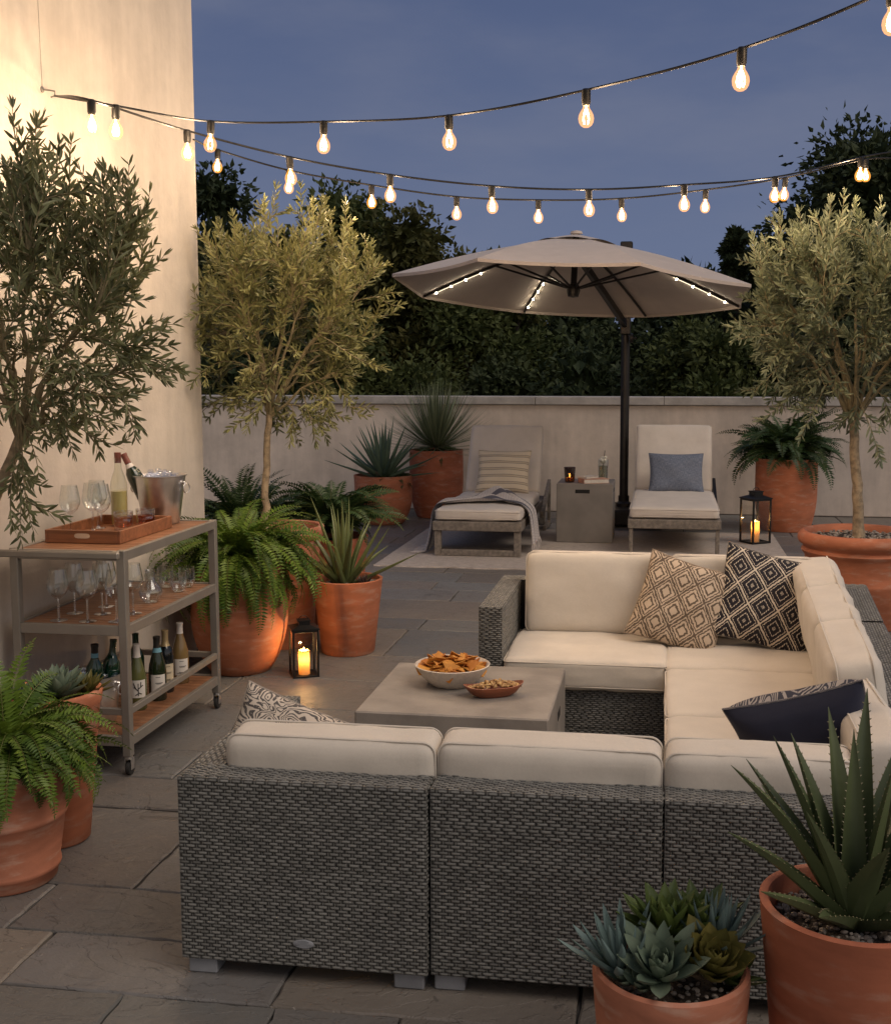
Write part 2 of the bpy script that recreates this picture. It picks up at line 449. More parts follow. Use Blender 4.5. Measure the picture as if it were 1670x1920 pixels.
def m_denim():
    m = M('blue_grey_linen'); v, x, y = uvco(m)
    a = m.noise(m.co('UV', (14, 160, 1)), 1, 3); b = m.noise(m.co('UV', (160, 14, 1)), 1, 3)
    m.set(Base_Color=m.mix((a + b - .5).ss(.3, .7), (.085, .105, .155), (.20, .225, .285)), Roughness=.92); m.bump(a + b, .3, .003); return m.m
MT['denim'] = m_denim()
def m_throw():
    m = M('grey_throw_cloth'); v, x, y = uvco(m)
    t = y
    st = (t - .30).abs().lt(.022) + (t - .12).abs().lt(.03) + (t - .5).abs().lt(.018)
    he = ((x * 60 + y * 0).frac().gt(.5))._m('ADD', (y * 70).frac().gt(.5))
    c = m.mix(he * .5, (.40, .37, .36), (.52, .48, .46)); c = m.mix(st.mn(1.0), c, (.10, .10, .125))
    m.set(Base_Color=c, Roughness=.95); m.bump(m.noise(v, 180, 2), .4, .004); return m.m
MT['throw'] = m_throw()
MT['fringe'] = simple('throw_fringe', (.52, .47, .44), .95)
def m_bulb():
    m = M('bulb_glass'); nt = m.nt; nt.nodes.remove(m.p)
    tr = nt.nodes.new('ShaderNodeBsdfTransparent'); tr.inputs[0].default_value = (1, .97, .92, 1)
    em = nt.nodes.new('ShaderNodeEmission'); em.inputs[0].default_value = (1, .40, .07, 1); em.inputs[1].default_value = .50
    ad = nt.nodes.new('ShaderNodeAddShader')
    nt.links.new(tr.outputs[0], ad.inputs[0]); nt.links.new(em.outputs[0], ad.inputs[1]); nt.links.new(ad.outputs[0], m.out.inputs[0])
    m.m.cycles.emission_sampling = 'NONE'; return m.m
MT['bulbglass'] = m_bulb()
MT['filament'] = emit('glowing_filament', (1, .70, .32), 22, True)
MT['led'] = emit('led_strip', (1, .84, .58), 1.8)
MT['ledbead'] = emit('led_bead', (1, .86, .62), 55)
MT['flame'] = emit('candle_flame', (1, .62, .2), 14, True)
def m_wax():
    m = M('candle_wax'); nt = m.nt
    m.set(Base_Color=(.80, .62, .36), Roughness=.5)
    t = nt.nodes.new('ShaderNodeBsdfTranslucent'); t.inputs[0].default_value = (.95, .55, .20, 1)
    mx = nt.nodes.new('ShaderNodeMixShader'); mx.inputs[0].default_value = .55
    nt.links.new(m.p.outputs[0], mx.inputs[1]); nt.links.new(t.outputs[0], mx.inputs[2]); nt.links.new(mx.outputs[0], m.out.inputs[0]); return m.m
MT['wax'] = m_wax()

# ------------------------------------------------------------------ setting
def struct(name, mb, mat, label=None, **k):
    o = mb.build(name, mat, None, **k); o['kind'] = 'structure'
    o['label'] = label or name; return o
mb = MB(); mb.surf([[[-400, -300, -3.2], [-400, 600, -3.2]], [[400, -300, -3.2], [400, 600, -3.2]]], flip=True)
struct('ground', mb, MT['earth'], 'dark ground below the terrace')
mb = MB(); mb.bx(-9, 9, -4, 13.85, -3.0, -.014, 0)
struct('terrace_slab', mb, MT['mortar'], 'sand jointed bed under the flagstones')

# flagstones: courses along X, irregular lengths
rows = [-4, -3.3, -2.6, -1.9, -1.25, -.6, .1, .75, 1.45, 2.12, 2.81, 3.11, 3.418, 4.079, 4.40, 4.74]
r_ = random.Random(5)
while rows[-1] < 13.6: rows.append(min(13.6, rows[-1] + r_.choice([.33, .42, .55, .62, .7])))
fixed = {9: [-2.3, -1.43, -1.0, -.66, .0, .72, 1.5], 10: [-2.5, -1.80, -1.02, -.2, .5], 11: [-2.6, -1.965, -1.1, -.3, .6], 12: [-2.7, -1.70, -.95, -.1],
         13: [-2.4, -1.55, -.9], 14: [-2.0, -1.45, -.7], 15: [-2.75, -1.98, -1.4, -.75]}
tones = [(.132, .138, .142), (.150, .147, .142), (.172, .152, .130), (.120, .127, .132), (.160, .142, .125), (.145, .147, .142), (.178, .160, .138), (.138, .134, .132)]
mb = MB()
rs = np.random.default_rng(12)
for i in range(len(rows) - 1):
    y0, y1 = rows[i], rows[i + 1]
    if i in fixed:
        js = [fixed[i][0] - .8, *fixed[i], fixed[i][-1] + .9]
        while js[0] > -9: js.insert(0, js[0] - rs.uniform(.5, 1.0))
        while js[-1] < 9: js.append(js[-1] + rs.uniform(.5, 1.05))
    else:
        js = [-9 - rs.uniform(0, .5)]
        while js[-1] < 9: js.append(js[-1] + rs.uniform(.45, 1.1))
    for x0, x1 in zip(js[:-1], js[1:]):
        g = .0035; x0_, x1_, y0_, y1_ = x0 + g, x1 - g, y0 + g, y1 - g
        near = -3.5 < x0 < 2.5 and 1.5 < y0 < 9
        st = .05 if near else .25
        pts = []
        for (ax, ay), (bx_, by) in (((x0_, y0_), (x1_, y0_)), ((x1_, y0_), (x1_, y1_)), ((x1_, y1_), (x0_, y1_)), ((x0_, y1_), (x0_, y0_))):
            k = max(1, int(math.hypot(bx_ - ax, by - ay) / st))
            for t in range(k): pts.append((ax + (bx_ - ax) * t / k, ay + (by - ay) * t / k))
        P = A(pts); n = len(P)
        cen = P.mean(0)
        jit = rs.normal(0, .0022, (n, 2)) if near else 0
        outer = P + jit; inn = outer + nrm(cen - outer) * .007
        z = rs.uniform(-.003, .002); tx, ty = rs.normal(0, .0022, 2)
        zo = z + (outer[:, 0] - cen[0]) * tx + (outer[:, 1] - cen[1]) * ty
        V = np.vstack([np.c_[outer, np.full(n, -.03)], np.c_[outer, zo - .0055], np.c_[inn, zo]])
        I = np.arange(n); J = (I + 1) % n
        f = np.vstack([np.c_[I, J, J + n, I + n], np.c_[I + n, J + n, J + 2 * n, I + 2 * n]])
        tone = A(tones[rs.integers(len(tones))]) * rs.uniform(.85, 1.35)
        if not near: tone = tone * .95
        mb.add(V, [f, (I + 2 * n)[None, :]], 0, np.tile(tone, (3 * n, 1)))
struct('patio_paving', mb, MT['stone'], 'riven grey and tan flagstone paving', sharp=25)

# house wall and parapet
root = thing('house_wall', 'tall cream plaster house wall rising beside the bar cart', 'wall', (-2.75, 6.65, 0))
mb = MB(); mb.bx(-3.25, -2.75, -3, 6.65, 0, 7, .018); mb.build('plaster_face', MT['wall'], root, local=False)
mb = MB(); mb.tube([(-2.748, 4.93, 2.93), (-2.73, 4.94, 2.93), (-2.70, 4.95, 2.925), (-2.70, 4.95, 2.905), (-2.72, 4.95, 2.90)], .004, 6)
mb.lathe([(0, 0), (.014, 0), (.014, .004), (0, .006)], 10, (-2.75, 4.93, 2.93), roty(pi / 2))
mb.tube([(-2.748, 4.93, 2.93), (-2.748, 4.92, 3.4), (-2.748, 4.91, 7)], .0009, 4)
mb.build('cable_hook', MT['cart'], root, local=False)
root = thing('parapet_wall', 'low plaster parapet wall closing the far end of the terrace', 'wall', (0, 13.7, 0))
mb = MB(); mb.bx(-9, 9, 13.6, 13.85, 0, 1.27, .01); mb.build('plaster_face', MT['parapet'], root, local=False)
mb = MB()
for k in range(12):
    x0 = -9 + k * 1.5; mb.bx(x0 + .002, x0 + 1.498, 13.555, 13.9, 1.27, 1.365, .006)
mb.build('coping', MT['coping'], root, local=False)

# ------------------------------------------------------------------ wicker
def weave(mb, O, u, v, w, h, pr=.0095, ps=.0170, amp=.0030, seed=0):
    """woven sheet: strands run along u, rows stacked along v, real relief along u x v"""
    u, v = nrm(u), nrm(v); n = np.cross(u, v)
    nr = max(2, round(h / pr)); ns = max(3, round(w / ps))
    q, k = 4, 5
    b = np.linspace(0, nr, nr * q + 1); a = np.linspace(0, ns, ns * k + 1)
    B, Aa = np.meshgrid(b, a, indexing='ij')
    rr = np.minimum(np.floor(B + 1e-6), nr - 1); fr = B - rr
    g = np.random.default_rng(seed)
    shift = g.normal(0, .10, nr)[rr.astype(int)]
    ph = Aa + rr + shift; dd_ = np.abs(((ph + 1) % 2) - 0) ; dd_ = np.minimum(dd_, 2 - dd_)
    wave = 1 - 2.0 * np.exp(-(dd_ / .40) ** 2)
    prof = np.sqrt(np.maximum(0, 1 - (1.22 * (2 * fr - 1)) ** 2)) ** .75
    strand = (.45 + .75 * np.clip(wave * 1.5, -1, 1)) * prof
    stake = .50 * np.maximum(0, np.cos(pi * np.clip((Aa - np.round(Aa)) * 2.6, -.5, .5)))
    H = np.maximum(strand, stake) * amp
    edge = np.minimum(np.minimum(B, nr - B) * 2, np.minimum(Aa, ns - Aa) * 1.5).clip(0, 1)
    H = H * edge
    H += amp * .25 * g.normal(0, 1, nr)[rr.astype(int)] * edge
    P = A(O) + Aa[..., None] / ns * w * u + B[..., None] / nr * h * v + H[..., None] * n
    # each dash (one strand hump) gets its own tone
    di = np.floor((Aa + rr + 1) / 2).astype(int)
    tone = g.uniform(.42, .70, (nr, ns + 4))[rr.astype(int), di % (ns + 4)]
    tone = np.where(stake > strand, .52 * (stake > .15), tone * np.clip(wave + .8, 0, 1)) * np.where(prof < .4, .42, 1)  # gaps and strand dips darkened, groove shade painted into the tone
    mb.surf(P, mi=1, c=tone.ravel(), uv=np.stack([Aa / ns, B / nr], -1), flip=True)
WS = [0]
def wbox(mb, x0, x1, y0, y1, z0, z1, faces, ins=.004):
    """wicker clad box; faces subset of 'fbltru' (front=-Y, back=+Y, left, right, top)"""
    mb.bx(x0 + ins, x1 - ins, y0 + ins, y1 - ins, z0 + ins, z1 - ins, .002, 0)
    w, d, h = x1 - x0, y1 - y0, z1 - z0; WS[0] += 1; s = WS[0] * 10
    if 'f' in faces: weave(mb, (x0, y0, z0), (1, 0, 0), (0, 0, 1), w, h, seed=s)
    if 'b' in faces: weave(mb, (x1, y1, z0), (-1, 0, 0), (0, 0, 1), w, h, seed=s + 1)
    if 'l' in faces: weave(mb, (x0, y1, z0), (0, -1, 0), (0, 0, 1), d, h, seed=s + 2)
    if 'r' in faces: weave(mb, (x1, y0, z0), (0, 1, 0), (0, 0, 1), d, h, seed=s + 3)
    if 't' in faces:
        if w >= d: weave(mb, (x0, y0, z1), (1, 0, 0), (0, 1, 0), w, d, seed=s + 4)
        else: weave(mb, (x1, y0, z1), (0, 1, 0), (-1, 0, 0), d, w, seed=s + 4)

# ------------------------------------------------------------------ cushions
def lattice(n):
    e = [0, .012, .035, .075, .13]
    m = [.13 + (1 - .26) * k / (n + 1) for k in range(1, n + 1)]
    return A(e + m + [1 - t for t in e[::-1]]) * 2 - 1
def cushion_geo(w, d, h, r=.035, bulge=.012, side=.006, seed=0, wr=.008, n=14):
    L = lattice(n); N = len(L); idx = {}; V = []; F = []
    H = A([w, d, h]) / 2
    def vid(i, j, k):
        t = (i, j, k)
        if t not in idx: idx[t] = len(V); V.append((L[i], L[j], L[k]))
        return idx[t]
    E = N - 1
    for i in range(E):
        for j in range(E):
            F.append((vid(i, j, E), vid(i + 1, j, E), vid(i + 1, j + 1, E), vid(i, j + 1, E)))
            F.append((vid(i, j, 0), vid(i, j + 1, 0), vid(i + 1, j + 1, 0), vid(i + 1, j, 0)))
            F.append((vid(i, 0, j), vid(i + 1, 0, j), vid(i + 1, 0, j + 1), vid(i, 0, j + 1)))
            F.append((vid(i, E, j), vid(i, E, j + 1), vid(i + 1, E, j + 1), vid(i + 1, E, j)))
            F.append((vid(0, i, j), vid(0, i, j + 1), vid(0, i + 1, j + 1), vid(0, i + 1, j)))
            F.append((vid(E, i, j), vid(E, i + 1, j), vid(E, i + 1, j + 1), vid(E, i, j + 1)))
    Q = A(V); P = Q * H
    r = min(r, H.min() * .9)
    inner = np.clip(P, -(H - r), H - r)
    P = inner + r * nrm(P - inner)
    u, v, z = P[:, 0] / H[0], P[:, 1] / H[1], P[:, 2] / H[2]
    P[:, 2] += bulge * np.sign(z) * np.abs(z) ** 2 * (1 - u ** 2).clip(0) ** .6 * (1 - v ** 2).clip(0) ** .6
    P[:, 0] += side * u ** 3 * (1 - v ** 2).clip(0); P[:, 1] += side * v ** 3 * (1 - u ** 2).clip(0)
    if wr:
        o = Vector((seed * 3.1, seed * 1.7, seed * .9))
        dz = A([mnoise.fractal(Vector(p) * 5.0 + o, 1, 2, 4) + .35 * abs(mnoise.noise(Vector((p[0] * 9, p[1] * 16, p[2] * 9)) + o)) for p in P])
        P += nrm(P / H ** 2) * (dz * wr)[:, None]
    return P, A(F).astype(int)
def seam_loop(w, d, z, r, k=7):
    P = []; h = A([w, d]) / 2
    for (sx, sy), a0 in (((1, 1), 0), ((-1, 1), pi / 2), ((-1, -1), pi), ((1, -1), 1.5 * pi)):
        for t in np.linspace(0, pi / 2, k):
            P.append((sx * (h[0] - r) + r * cos(a0 + t), sy * (h[1] - r) + r * sin(a0 + t), z))
    Q = []
    for a, b in zip(P, P[1:] + P[:1]):
        n = max(1, int(math.dist(a, b) / .04)); Q += [tuple(A(a) + (A(b) - A(a)) * t / n) for t in range(n)]
    return A(Q)
CS = [0]
def cushion(name, parent, mat, c, size, R=None, r=.03, bulge=.012, seams=(1, -1), warp=None, mb=None):
    CS[0] += 1; w, d, h = size
    b = MB(); P, F = cushion_geo(w, d, h, r, bulge, seed=CS[0]); b.add(P, F)
    for s in seams:
        L = seam_loop(w + .004, d + .004, s * (h / 2 - r * .55), r); L[:, :2] *= 1.0
        b.tube(L, .0032, 5, closed=True)
    V = [x @ (A(R).T if R is not None else np.eye(3)) + A(c) for x in b.V]; b.V = V
    if warp: b.V = [warp(x) for x in b.V]
    return b.build(name, mat, parent, local=False, sharp=50)

# ------------------------------------------------------------------ sectional sofa
GRP = 'modules of the wicker sectional'
def warp_r(V):
    V = V.copy(); t = ((V[:, 0] - .035) / .76).clip(0, 1.3); V[:, 0] += t * .082 * (V[:, 1] - 3.2); return V
def module(label, org):
    return thing('sofa_module', label, 'sofa module', (*org, 0), 0, GRP)
def feet(root, pts, warp=None):
    for x, y in pts:
        b = MB(); b.bx(x - .042, x + .042, y - .04, y + .04, 0, .052, .004)
        if warp: b.V = [warp(v) for v in b.V]
        b.build('foot', MT['foot'], root, local=False)
WM = lambda: [MT['wcore'], MT['wicker']]
ZS, ZB, ZT = .225, .362, .575          # seat deck, seat top, frame top
# front row, backs to the camera
m1 = module('left end wicker module with one arm, small oval badge low on its back', (-.96, 3.3))
b = MB(); wbox(b, -1.315, -.613, 2.93, 3.04, .05, ZT, 'flrt'); wbox(b, -1.315, -1.222, 3.042, 3.74, .05, ZT, 'lrtb'); wbox(b, -1.222, -.613, 3.042, 3.74, .05, ZS, 'b')
b.build('wicker_frame', WM(), m1, local=False)
feet(m1, [(-1.262, 2.985), (-.668, 2.985), (-1.262, 3.68), (-.668, 3.68)])
b = MB(); b.lathe([(0, .002), (.026, .002), (.030, 0), (.030, -.006), (0, -.006)], 24, R=rotx(pi / 2) @ np.diag([1., .42, 1.]), c=(-.96, 2.925, .118)); b.build('badge', MT['foot'], m1, local=False)
cushion('seat_cushion', m1, MT['cream'], (-.917, 3.47, (ZS + ZB) / 2), (.60, .56, ZB - ZS))
RB = lambda a: rotx(pi / 2 - radians(a))
cushion('back_cushion', m1, MT['cream'], (-.915, 3.118, .512), (.60, .31, .145), RB(-4) if False else rotx(radians(90 + 5)), .034, .014)
m2 = module('armless wicker module with its back to the viewer, between badge module and front corner', (-.296, 3.3))
b = MB(); wbox(b, -.604, .012, 2.94, 3.05, .05, ZT, 'flrt'); wbox(b, -.604, .012, 3.052, 3.74, .05, ZS, 'b'); b.build('wicker_frame', WM(), m2, local=False)
feet(m2, [(-.556, 2.995), (-.04, 2.995), (-.556, 3.68), (-.04, 3.68)])
cushion('seat_cushion', m2, MT['cream'], (-.296, 3.475, (ZS + ZB) / 2), (.606, .56, ZB - ZS))
cushion('back_cushion', m2, MT['cream'], (-.298, 3.128, .512), (.612, .31, .145), rotx(radians(95)), .034, .014)
m3 = module('corner wicker module behind the aloe and succulent pots, its back to the viewer', (.4, 3.3))
b = MB(); wbox(b, .020, .80, 2.945, 3.055, .05, ZT, 'flrt'); wbox(b, .695, .80, 3.057, 3.745, .05, ZT, 'rt'); wbox(b, .020, .693, 3.057, 3.745, .05, ZS, '')
b.build('wicker_frame', WM(), m3, local=False)
feet(m3, [(.07, 3.0), (.75, 3.0), (.75, 3.69)])
cushion('seat_cushion', m3, MT['cream'], (.33, 3.47, (ZS + ZB) / 2), (.60, .56, ZB - ZS))
cushion('back_cushion', m3, MT['cream'], (.272, 3.133, .512), (.50, .31, .145), rotx(radians(95)), .034, .014)
cushion('back_cushion', m3, MT['cream'], (.615, 3.40, .535), (.66, .36, .15), rotz(radians(90)) @ rotx(radians(90 - 7)), .036, .014)
# right column
def rmod(label, y0, y1):
    yc = (y0 + y1) / 2; m = module(label, (.45, yc))
    b = MB(); wbox(b, .695, .80, y0, y1, .05, ZT + .02, 'rt'); wbox(b, .043, .693, y0, y1, .05, ZS, 'l')
    b.V = [warp_r(v) for v in b.V]; b.build('wicker_frame', WM(), m, local=False)
    feet(m, [(.75, y0 + .06), (.75, y1 - .06)], warp_r)
    cushion('seat_cushion', m, MT['cream'], (.335, yc, (ZS + ZB) / 2), (.615, y1 - y0 - .006, ZB - ZS), warp=warp_r)
    cushion('back_cushion', m, MT['cream'], (.612, yc, .56), (y1 - y0 - .004, .40, .15), rotz(radians(90)) @ rotx(radians(90 - 8)), .036, .016, warp=warp_r)
    return m
rmod('armless wicker module on the right run, beside the navy pillow', 3.752, 4.425)
rmod('armless wicker module on the right run, next to the far corner', 4.432, 5.14)
# far row
m6 = module('far corner wicker module holding the two patterned pillows', (.45, 5.6))
b = MB(); wbox(b, .043, .80, 5.9, 6.02, .05, .6, 'blrt'); wbox(b, .695, .80, 5.148, 5.898, .05, .6, 'rt'); wbox(b, .043, .693, 5.148, 5.898, .05, ZS, 'l')
b.V = [warp_r(v) for v in b.V]; b.build('wicker_frame', WM(), m6, local=False)
feet(m6, [(.1, 5.96), (.75, 5.96), (.75, 5.2)], warp_r)
cushion('seat_cushion', m6, MT['cream'], (.335, 5.50, (ZS + ZB) / 2), (.615, .70, ZB - ZS), warp=warp_r)
cushion('back_cushion', m6, MT['cream'], (.40, 5.80, .562), (.70, .40, .155), rotx(radians(90 - 6)), .036, .016)
cushion('back_cushion', m6, MT['cream'], (.612, 5.52, .562), (.72, .40, .15), rotz(radians(90)) @ rotx(radians(90 - 8)), .036, .016, warp=warp_r)
m7 = module('far end wicker module with one arm, facing the viewer behind the table', (-.34, 5.6))
b = MB(); wbox(b, -.832, .035, 5.9, 6.02, .05, .6, 'blt'); wbox(b, -.832, -.724, 5.19, 5.898, .05, .6, 'flrt'); wbox(b, -.722, .035, 5.205, 5.898, .018, ZS + .01, 'f')
b.build('wicker_frame', WM(), m7, local=False)
feet(m7, [(-.78, 5.24), (-.01, 5.26), (-.78, 5.96), (-.01, 5.96)])
cushion('seat_cushion', m7, MT['cream'], (-.342, 5.50, .298), (.745, .66, .14))
cushion('back_cushion', m7, MT['cream'], (-.318, 5.80, .565), (.715, .40, .155), rotx(radians(90 - 6)), .036, .018)

# ------------------------------------------------------------------ throw pillows
def pillow(name, label, mat, loc, w, h, T, R, group=None, backmat=None, cat='throw pillow', pinch=.07, seed=0):
    root = None; n = 26
    t = np.linspace(-1, 1, n); t = np.sign(t) * np.abs(t) ** .85
    U, V = np.meshgrid(t, t, indexing='ij')
    prof = ((1 - U ** 2) * (1 - V ** 2)).clip(0) ** .42
    x = U * w / 2 * (1 - pinch * (1 - V ** 2) * np.abs(U)); z = V * h / 2 * (1 - pinch * (1 - U ** 2) * np.abs(V))
    rr = np.random.default_rng(seed + 3); ph = rr.uniform(0, 6, 4)
    wr = .006 * (np.sin(U * 5 + V * 3 + ph[0]) + np.sin(V * 7 - U * 4 + ph[1])) * prof
    cr = .004 * np.sin(np.arctan2(V, U) * 14 + ph[2]) * (np.maximum(abs(U), abs(V)) ** 3) * prof
    b = MB()
    uv = np.stack([(U + 1) / 2, (V + 1) / 2], -1)
    b.surf(np.stack([x, -T / 2 * prof - wr - cr, z], -1), uv=uv, flip=True)
    b.surf(np.stack([x, T / 2 * prof + wr + cr, z], -1), uv=uv, mi=1 if backmat else 0)
    per = [(x[i, 0], 0, z[i, 0]) for i in range(n)] + [(x[-1, j], 0, z[-1, j]) for j in range(1, n)] + [(x[i, -1], 0, z[i, -1]) for i in range(n - 2, -1, -1)] + [(x[0, j], 0, z[0, j]) for j in range(n - 2, 0, -1)]
    b.tube(per, .0035, 5, closed=True, mi=1 if backmat else 0)
    b.V = [v @ A(R).T for v in b.V]
    o = b.build(name, [mat, backmat] if backmat else mat, None, sharp=60); o.location = loc
    tag(o, label, cat, group); return o
def PR(yaw, lean, roll): return rotz(radians(yaw)) @ rotx(radians(-lean)) @ roty(radians(roll))
pillow('throw_pillow', 'beige square pillow with brown diamond ikat pattern on the far sofa', MT['ikat'], (.10, 5.585, .560), .44, .44, .14, PR(-4, 24, 16), 'pillows on the sectional', seed=1)
pillow('throw_pillow', 'charcoal square pillow with white stitched diamonds in the sofa corner', MT['stitch'], (.50, 5.60, .590), .47, .47, .14, PR(6, 24, 15), 'pillows on the sectional', seed=2)
pillow('throw_pillow', 'grey and white animal striped pillow peeking over the badge module', MT['zebra'], (-1.135, 3.38, .505), .44, .30, .15, PR(4, 22, 20), 'pillows on the sectional', seed=4)
pillow('throw_pillow', 'navy pillow with white printed upper face tipped against the right cushions', MT['navy'], (.455, 3.50, .575), .42, .38, .25, PR(-4, -25, -20), 'pillows on the sectional', MT['navyprint'], seed=5)

# ------------------------------------------------------------------ coffee table and snacks
def slotted_block(name, label, cat, loc, sx, sy, sz, slots, mat):
    root = thing(name, label, cat, loc)
    b = MB(); b.box((0, 0, sz / 2), (sx, sy, sz), .006); b.build('concrete_block', mat, root)
    for c, s in slots:
        q = MB(); q.box(c, s, .0015); q.build('handle_slot', MT['slot'], root)
    return root
slotted_block('coffee_table', 'low square grey concrete coffee table inside the sectional', 'table', (-.80, 4.67, 0), .765, .765, .36, [((.3825, .06, .25), (.004, .10, .038))], MT['concrete'])
root = thing('chip_bowl', 'speckled white bowl heaped with orange corn chips on coffee table', 'bowl', (-.872, 4.73, .36))
b = MB(); b.lathe([(0, .0), (.085, 0), (.095, .006), (.135, .045), (.157, .082), (.160, .088), (.156, .090), (.150, .084), (.128, .047), (.088, .014), (0, .012)], 48)
b.build('bowl_body', MT['bowl'], root)
b = MB(); g = np.random.default_rng(3)
for i in range(75):
    a = g.uniform(0, 2 * pi); rr = .128 * sqrt(g.uniform()); zz = .068 + .042 * (1 - (rr / .135) ** 2) * g.uniform(.4, 1.25)
    s = g.uniform(.026, .038); k = 7; ang = np.linspace(0, 2 * pi, k, endpoint=False); rad = s * (1 + .25 * np.cos(3 * ang) * g.uniform(.2, 1)) 
    ring = np.stack([rad * np.cos(ang), rad * np.sin(ang), .25 * s * np.cos(2 * ang)], -1)
    R = rotz(g.uniform(0, 6.3)) @ rotx(g.uniform(-1.0, 1.0)) @ roty(g.uniform(-.7, .7))
    V = np.vstack([[[0, 0, .10 * s]], ring, [[0, 0, .10 * s - .003]], ring - [0, 0, .003]])
    I = np.arange(k); J = (I + 1) % k
    b.add(V, [np.c_[0 * I, 1 + I, 1 + J], np.c_[0 * I + k + 1, k + 2 + J, k + 2 + I], np.c_[1 + J, 1 + I, k + 2 + I, k + 2 + J]], 0, g.uniform(), None, R, (rr * cos(a), rr * sin(a), zz))
b.build('corn_chips', MT['chip'], root)
root = thing('nut_dish', 'boat shaped wooden dish of mixed nuts beside the chip bowl', 'dish', (-.672, 4.575, .36), radians(24))
b = MB(); th = np.linspace(0, 2 * pi, 40, endpoint=False)
def ov(l, w, z): 
    e = 1.25; return np.stack([l * np.sign(np.cos(th)) * np.abs(np.cos(th)) ** .85, w * np.sin(th), 0 * th + z + .012 * (l / .125) * np.cos(th) ** 4], -1)
b.surf([ov(.001, .001, 0), ov(.082, .030, 0), ov(.10, .042, .010), ov(.122, .053, .034), ov(.128, .056, .044), ov(.123, .052, .045), ov(.115, .047, .036), ov(.09, .034, .018), ov(.001, .001, .016)], False, True)
b.build('dish_body', MT['acacia'], root)
b = MB()
for i in range(120):
    t = g.uniform(-1, 1); x = t * .108; y = g.uniform(-1, 1) * .040 * sqrt(1 - t * t * .95); z = .036 + .020 * (1 - (t) ** 2) * g.uniform(.3, 1.1)
    l = g.uniform(.008, .012); P = []
    for q in np.linspace(0, 1, 6):
        rr = .0052 * sin(pi * min(.97, max(.06, q))) ** .6; P.append([(l * (2 * q - 1), 0, .004 * sin(pi * q)), rr])
    R = rotz(g.uniform(0, 6.3)) @ roty(g.uniform(-.6, .6))
    bb = MB(); bb.tube([p[0] for p in P], [p[1] for p in P], 6)
    for V in bb.V: b.add(V, [f for f, _ in bb.F], 0, g.uniform(), None, R, (x, y, z))
b.build('nuts', MT['nut'], root)

# ------------------------------------------------------------------ bar cart
cart = thing('bar_cart', 'grey metal bar cart with three teak slatted shelves on casters', 'bar cart', (-2.43, 4.885, 0))
X0, X1, Y0, Y1 = -2.680, -2.172, 4.392, 5.392; pw = .036
b = MB()
for x in (X0 + pw / 2, X1 - pw / 2):
    for y in (Y0 + pw / 2, Y1 - pw / 2): b.bx(x - pw / 2, x + pw / 2, y - pw / 2, y + pw / 2, .085, .956, .003)
def ring(z0, z1, t=.022):
    b.bx(X0 + pw, X1 - pw, Y0 + .002, Y0 + .002 + t, z0, z1, .002); b.bx(X0 + pw, X1 - pw, Y1 - .002 - t, Y1 - .002, z0, z1, .002)
    b.bx(X0 + .002, X0 + .002 + t, Y0 + pw, Y1 - pw, z0, z1, .002); b.bx(X1 - .002 - t, X1 - .002, Y0 + pw, Y1 - pw, z0, z1, .002)
for z0, z1 in ((.912, .953), (.598, .640), (.128, .172), (.262, .290)): ring(z0, z1)
b.build('frame', MT['cart'], cart, local=False)
for z in (.937, .624, .157):
    q = MB(); n = 21; L = (Y1 - Y0 - .052) / n
    for k in range(n):
        y = Y0 + .026 + k * L; q.bx(X0 + .026, X1 - .026, y + .002, y + L - .002, z, z + .012, .0015, col=random.random())
    q.build('slatted_shelf', MT['teak'], cart, local=False)
b = MB(); b.box((-2.43, 4.335, .944), (.53, .026, .030), .006)
for x in (X0 + .03, X1 - .03): b.bx(x - .012, x + .012, 4.348, 4.391, .934, .955, .002)
b.build('push_handle', MT['cart'], cart, local=False)
for x in (X0 + .018, X1 - .018):
    for y in (Y0 + .018, Y1 - .018):
        b = MB(); b.lathe([(0, .0), (.017, 0), (.017, -.010), (0, -.012)], 16, (x, y, .085))
        for s in (-1, 1): b.box((x + s * .0135, y + .006, .052), (.003, .030, .050), .001)
        b.box((x, y + .004, .074), (.030, .030, .006), .002)
        c = b.build('caster', MT['steel'], cart, local=False)
        q = MB(); q.lathe([(0, -.010), (.022, -.010), (.030, -.008), (.032, 0), (.030, .008), (.022, .010), (0, .010)], 24, (x, y + .010, .032), roty(pi / 2))
        q.V = [v - A(cart['_o']) for v in q.V]; q.build('wheel', MT['rubber'], c)

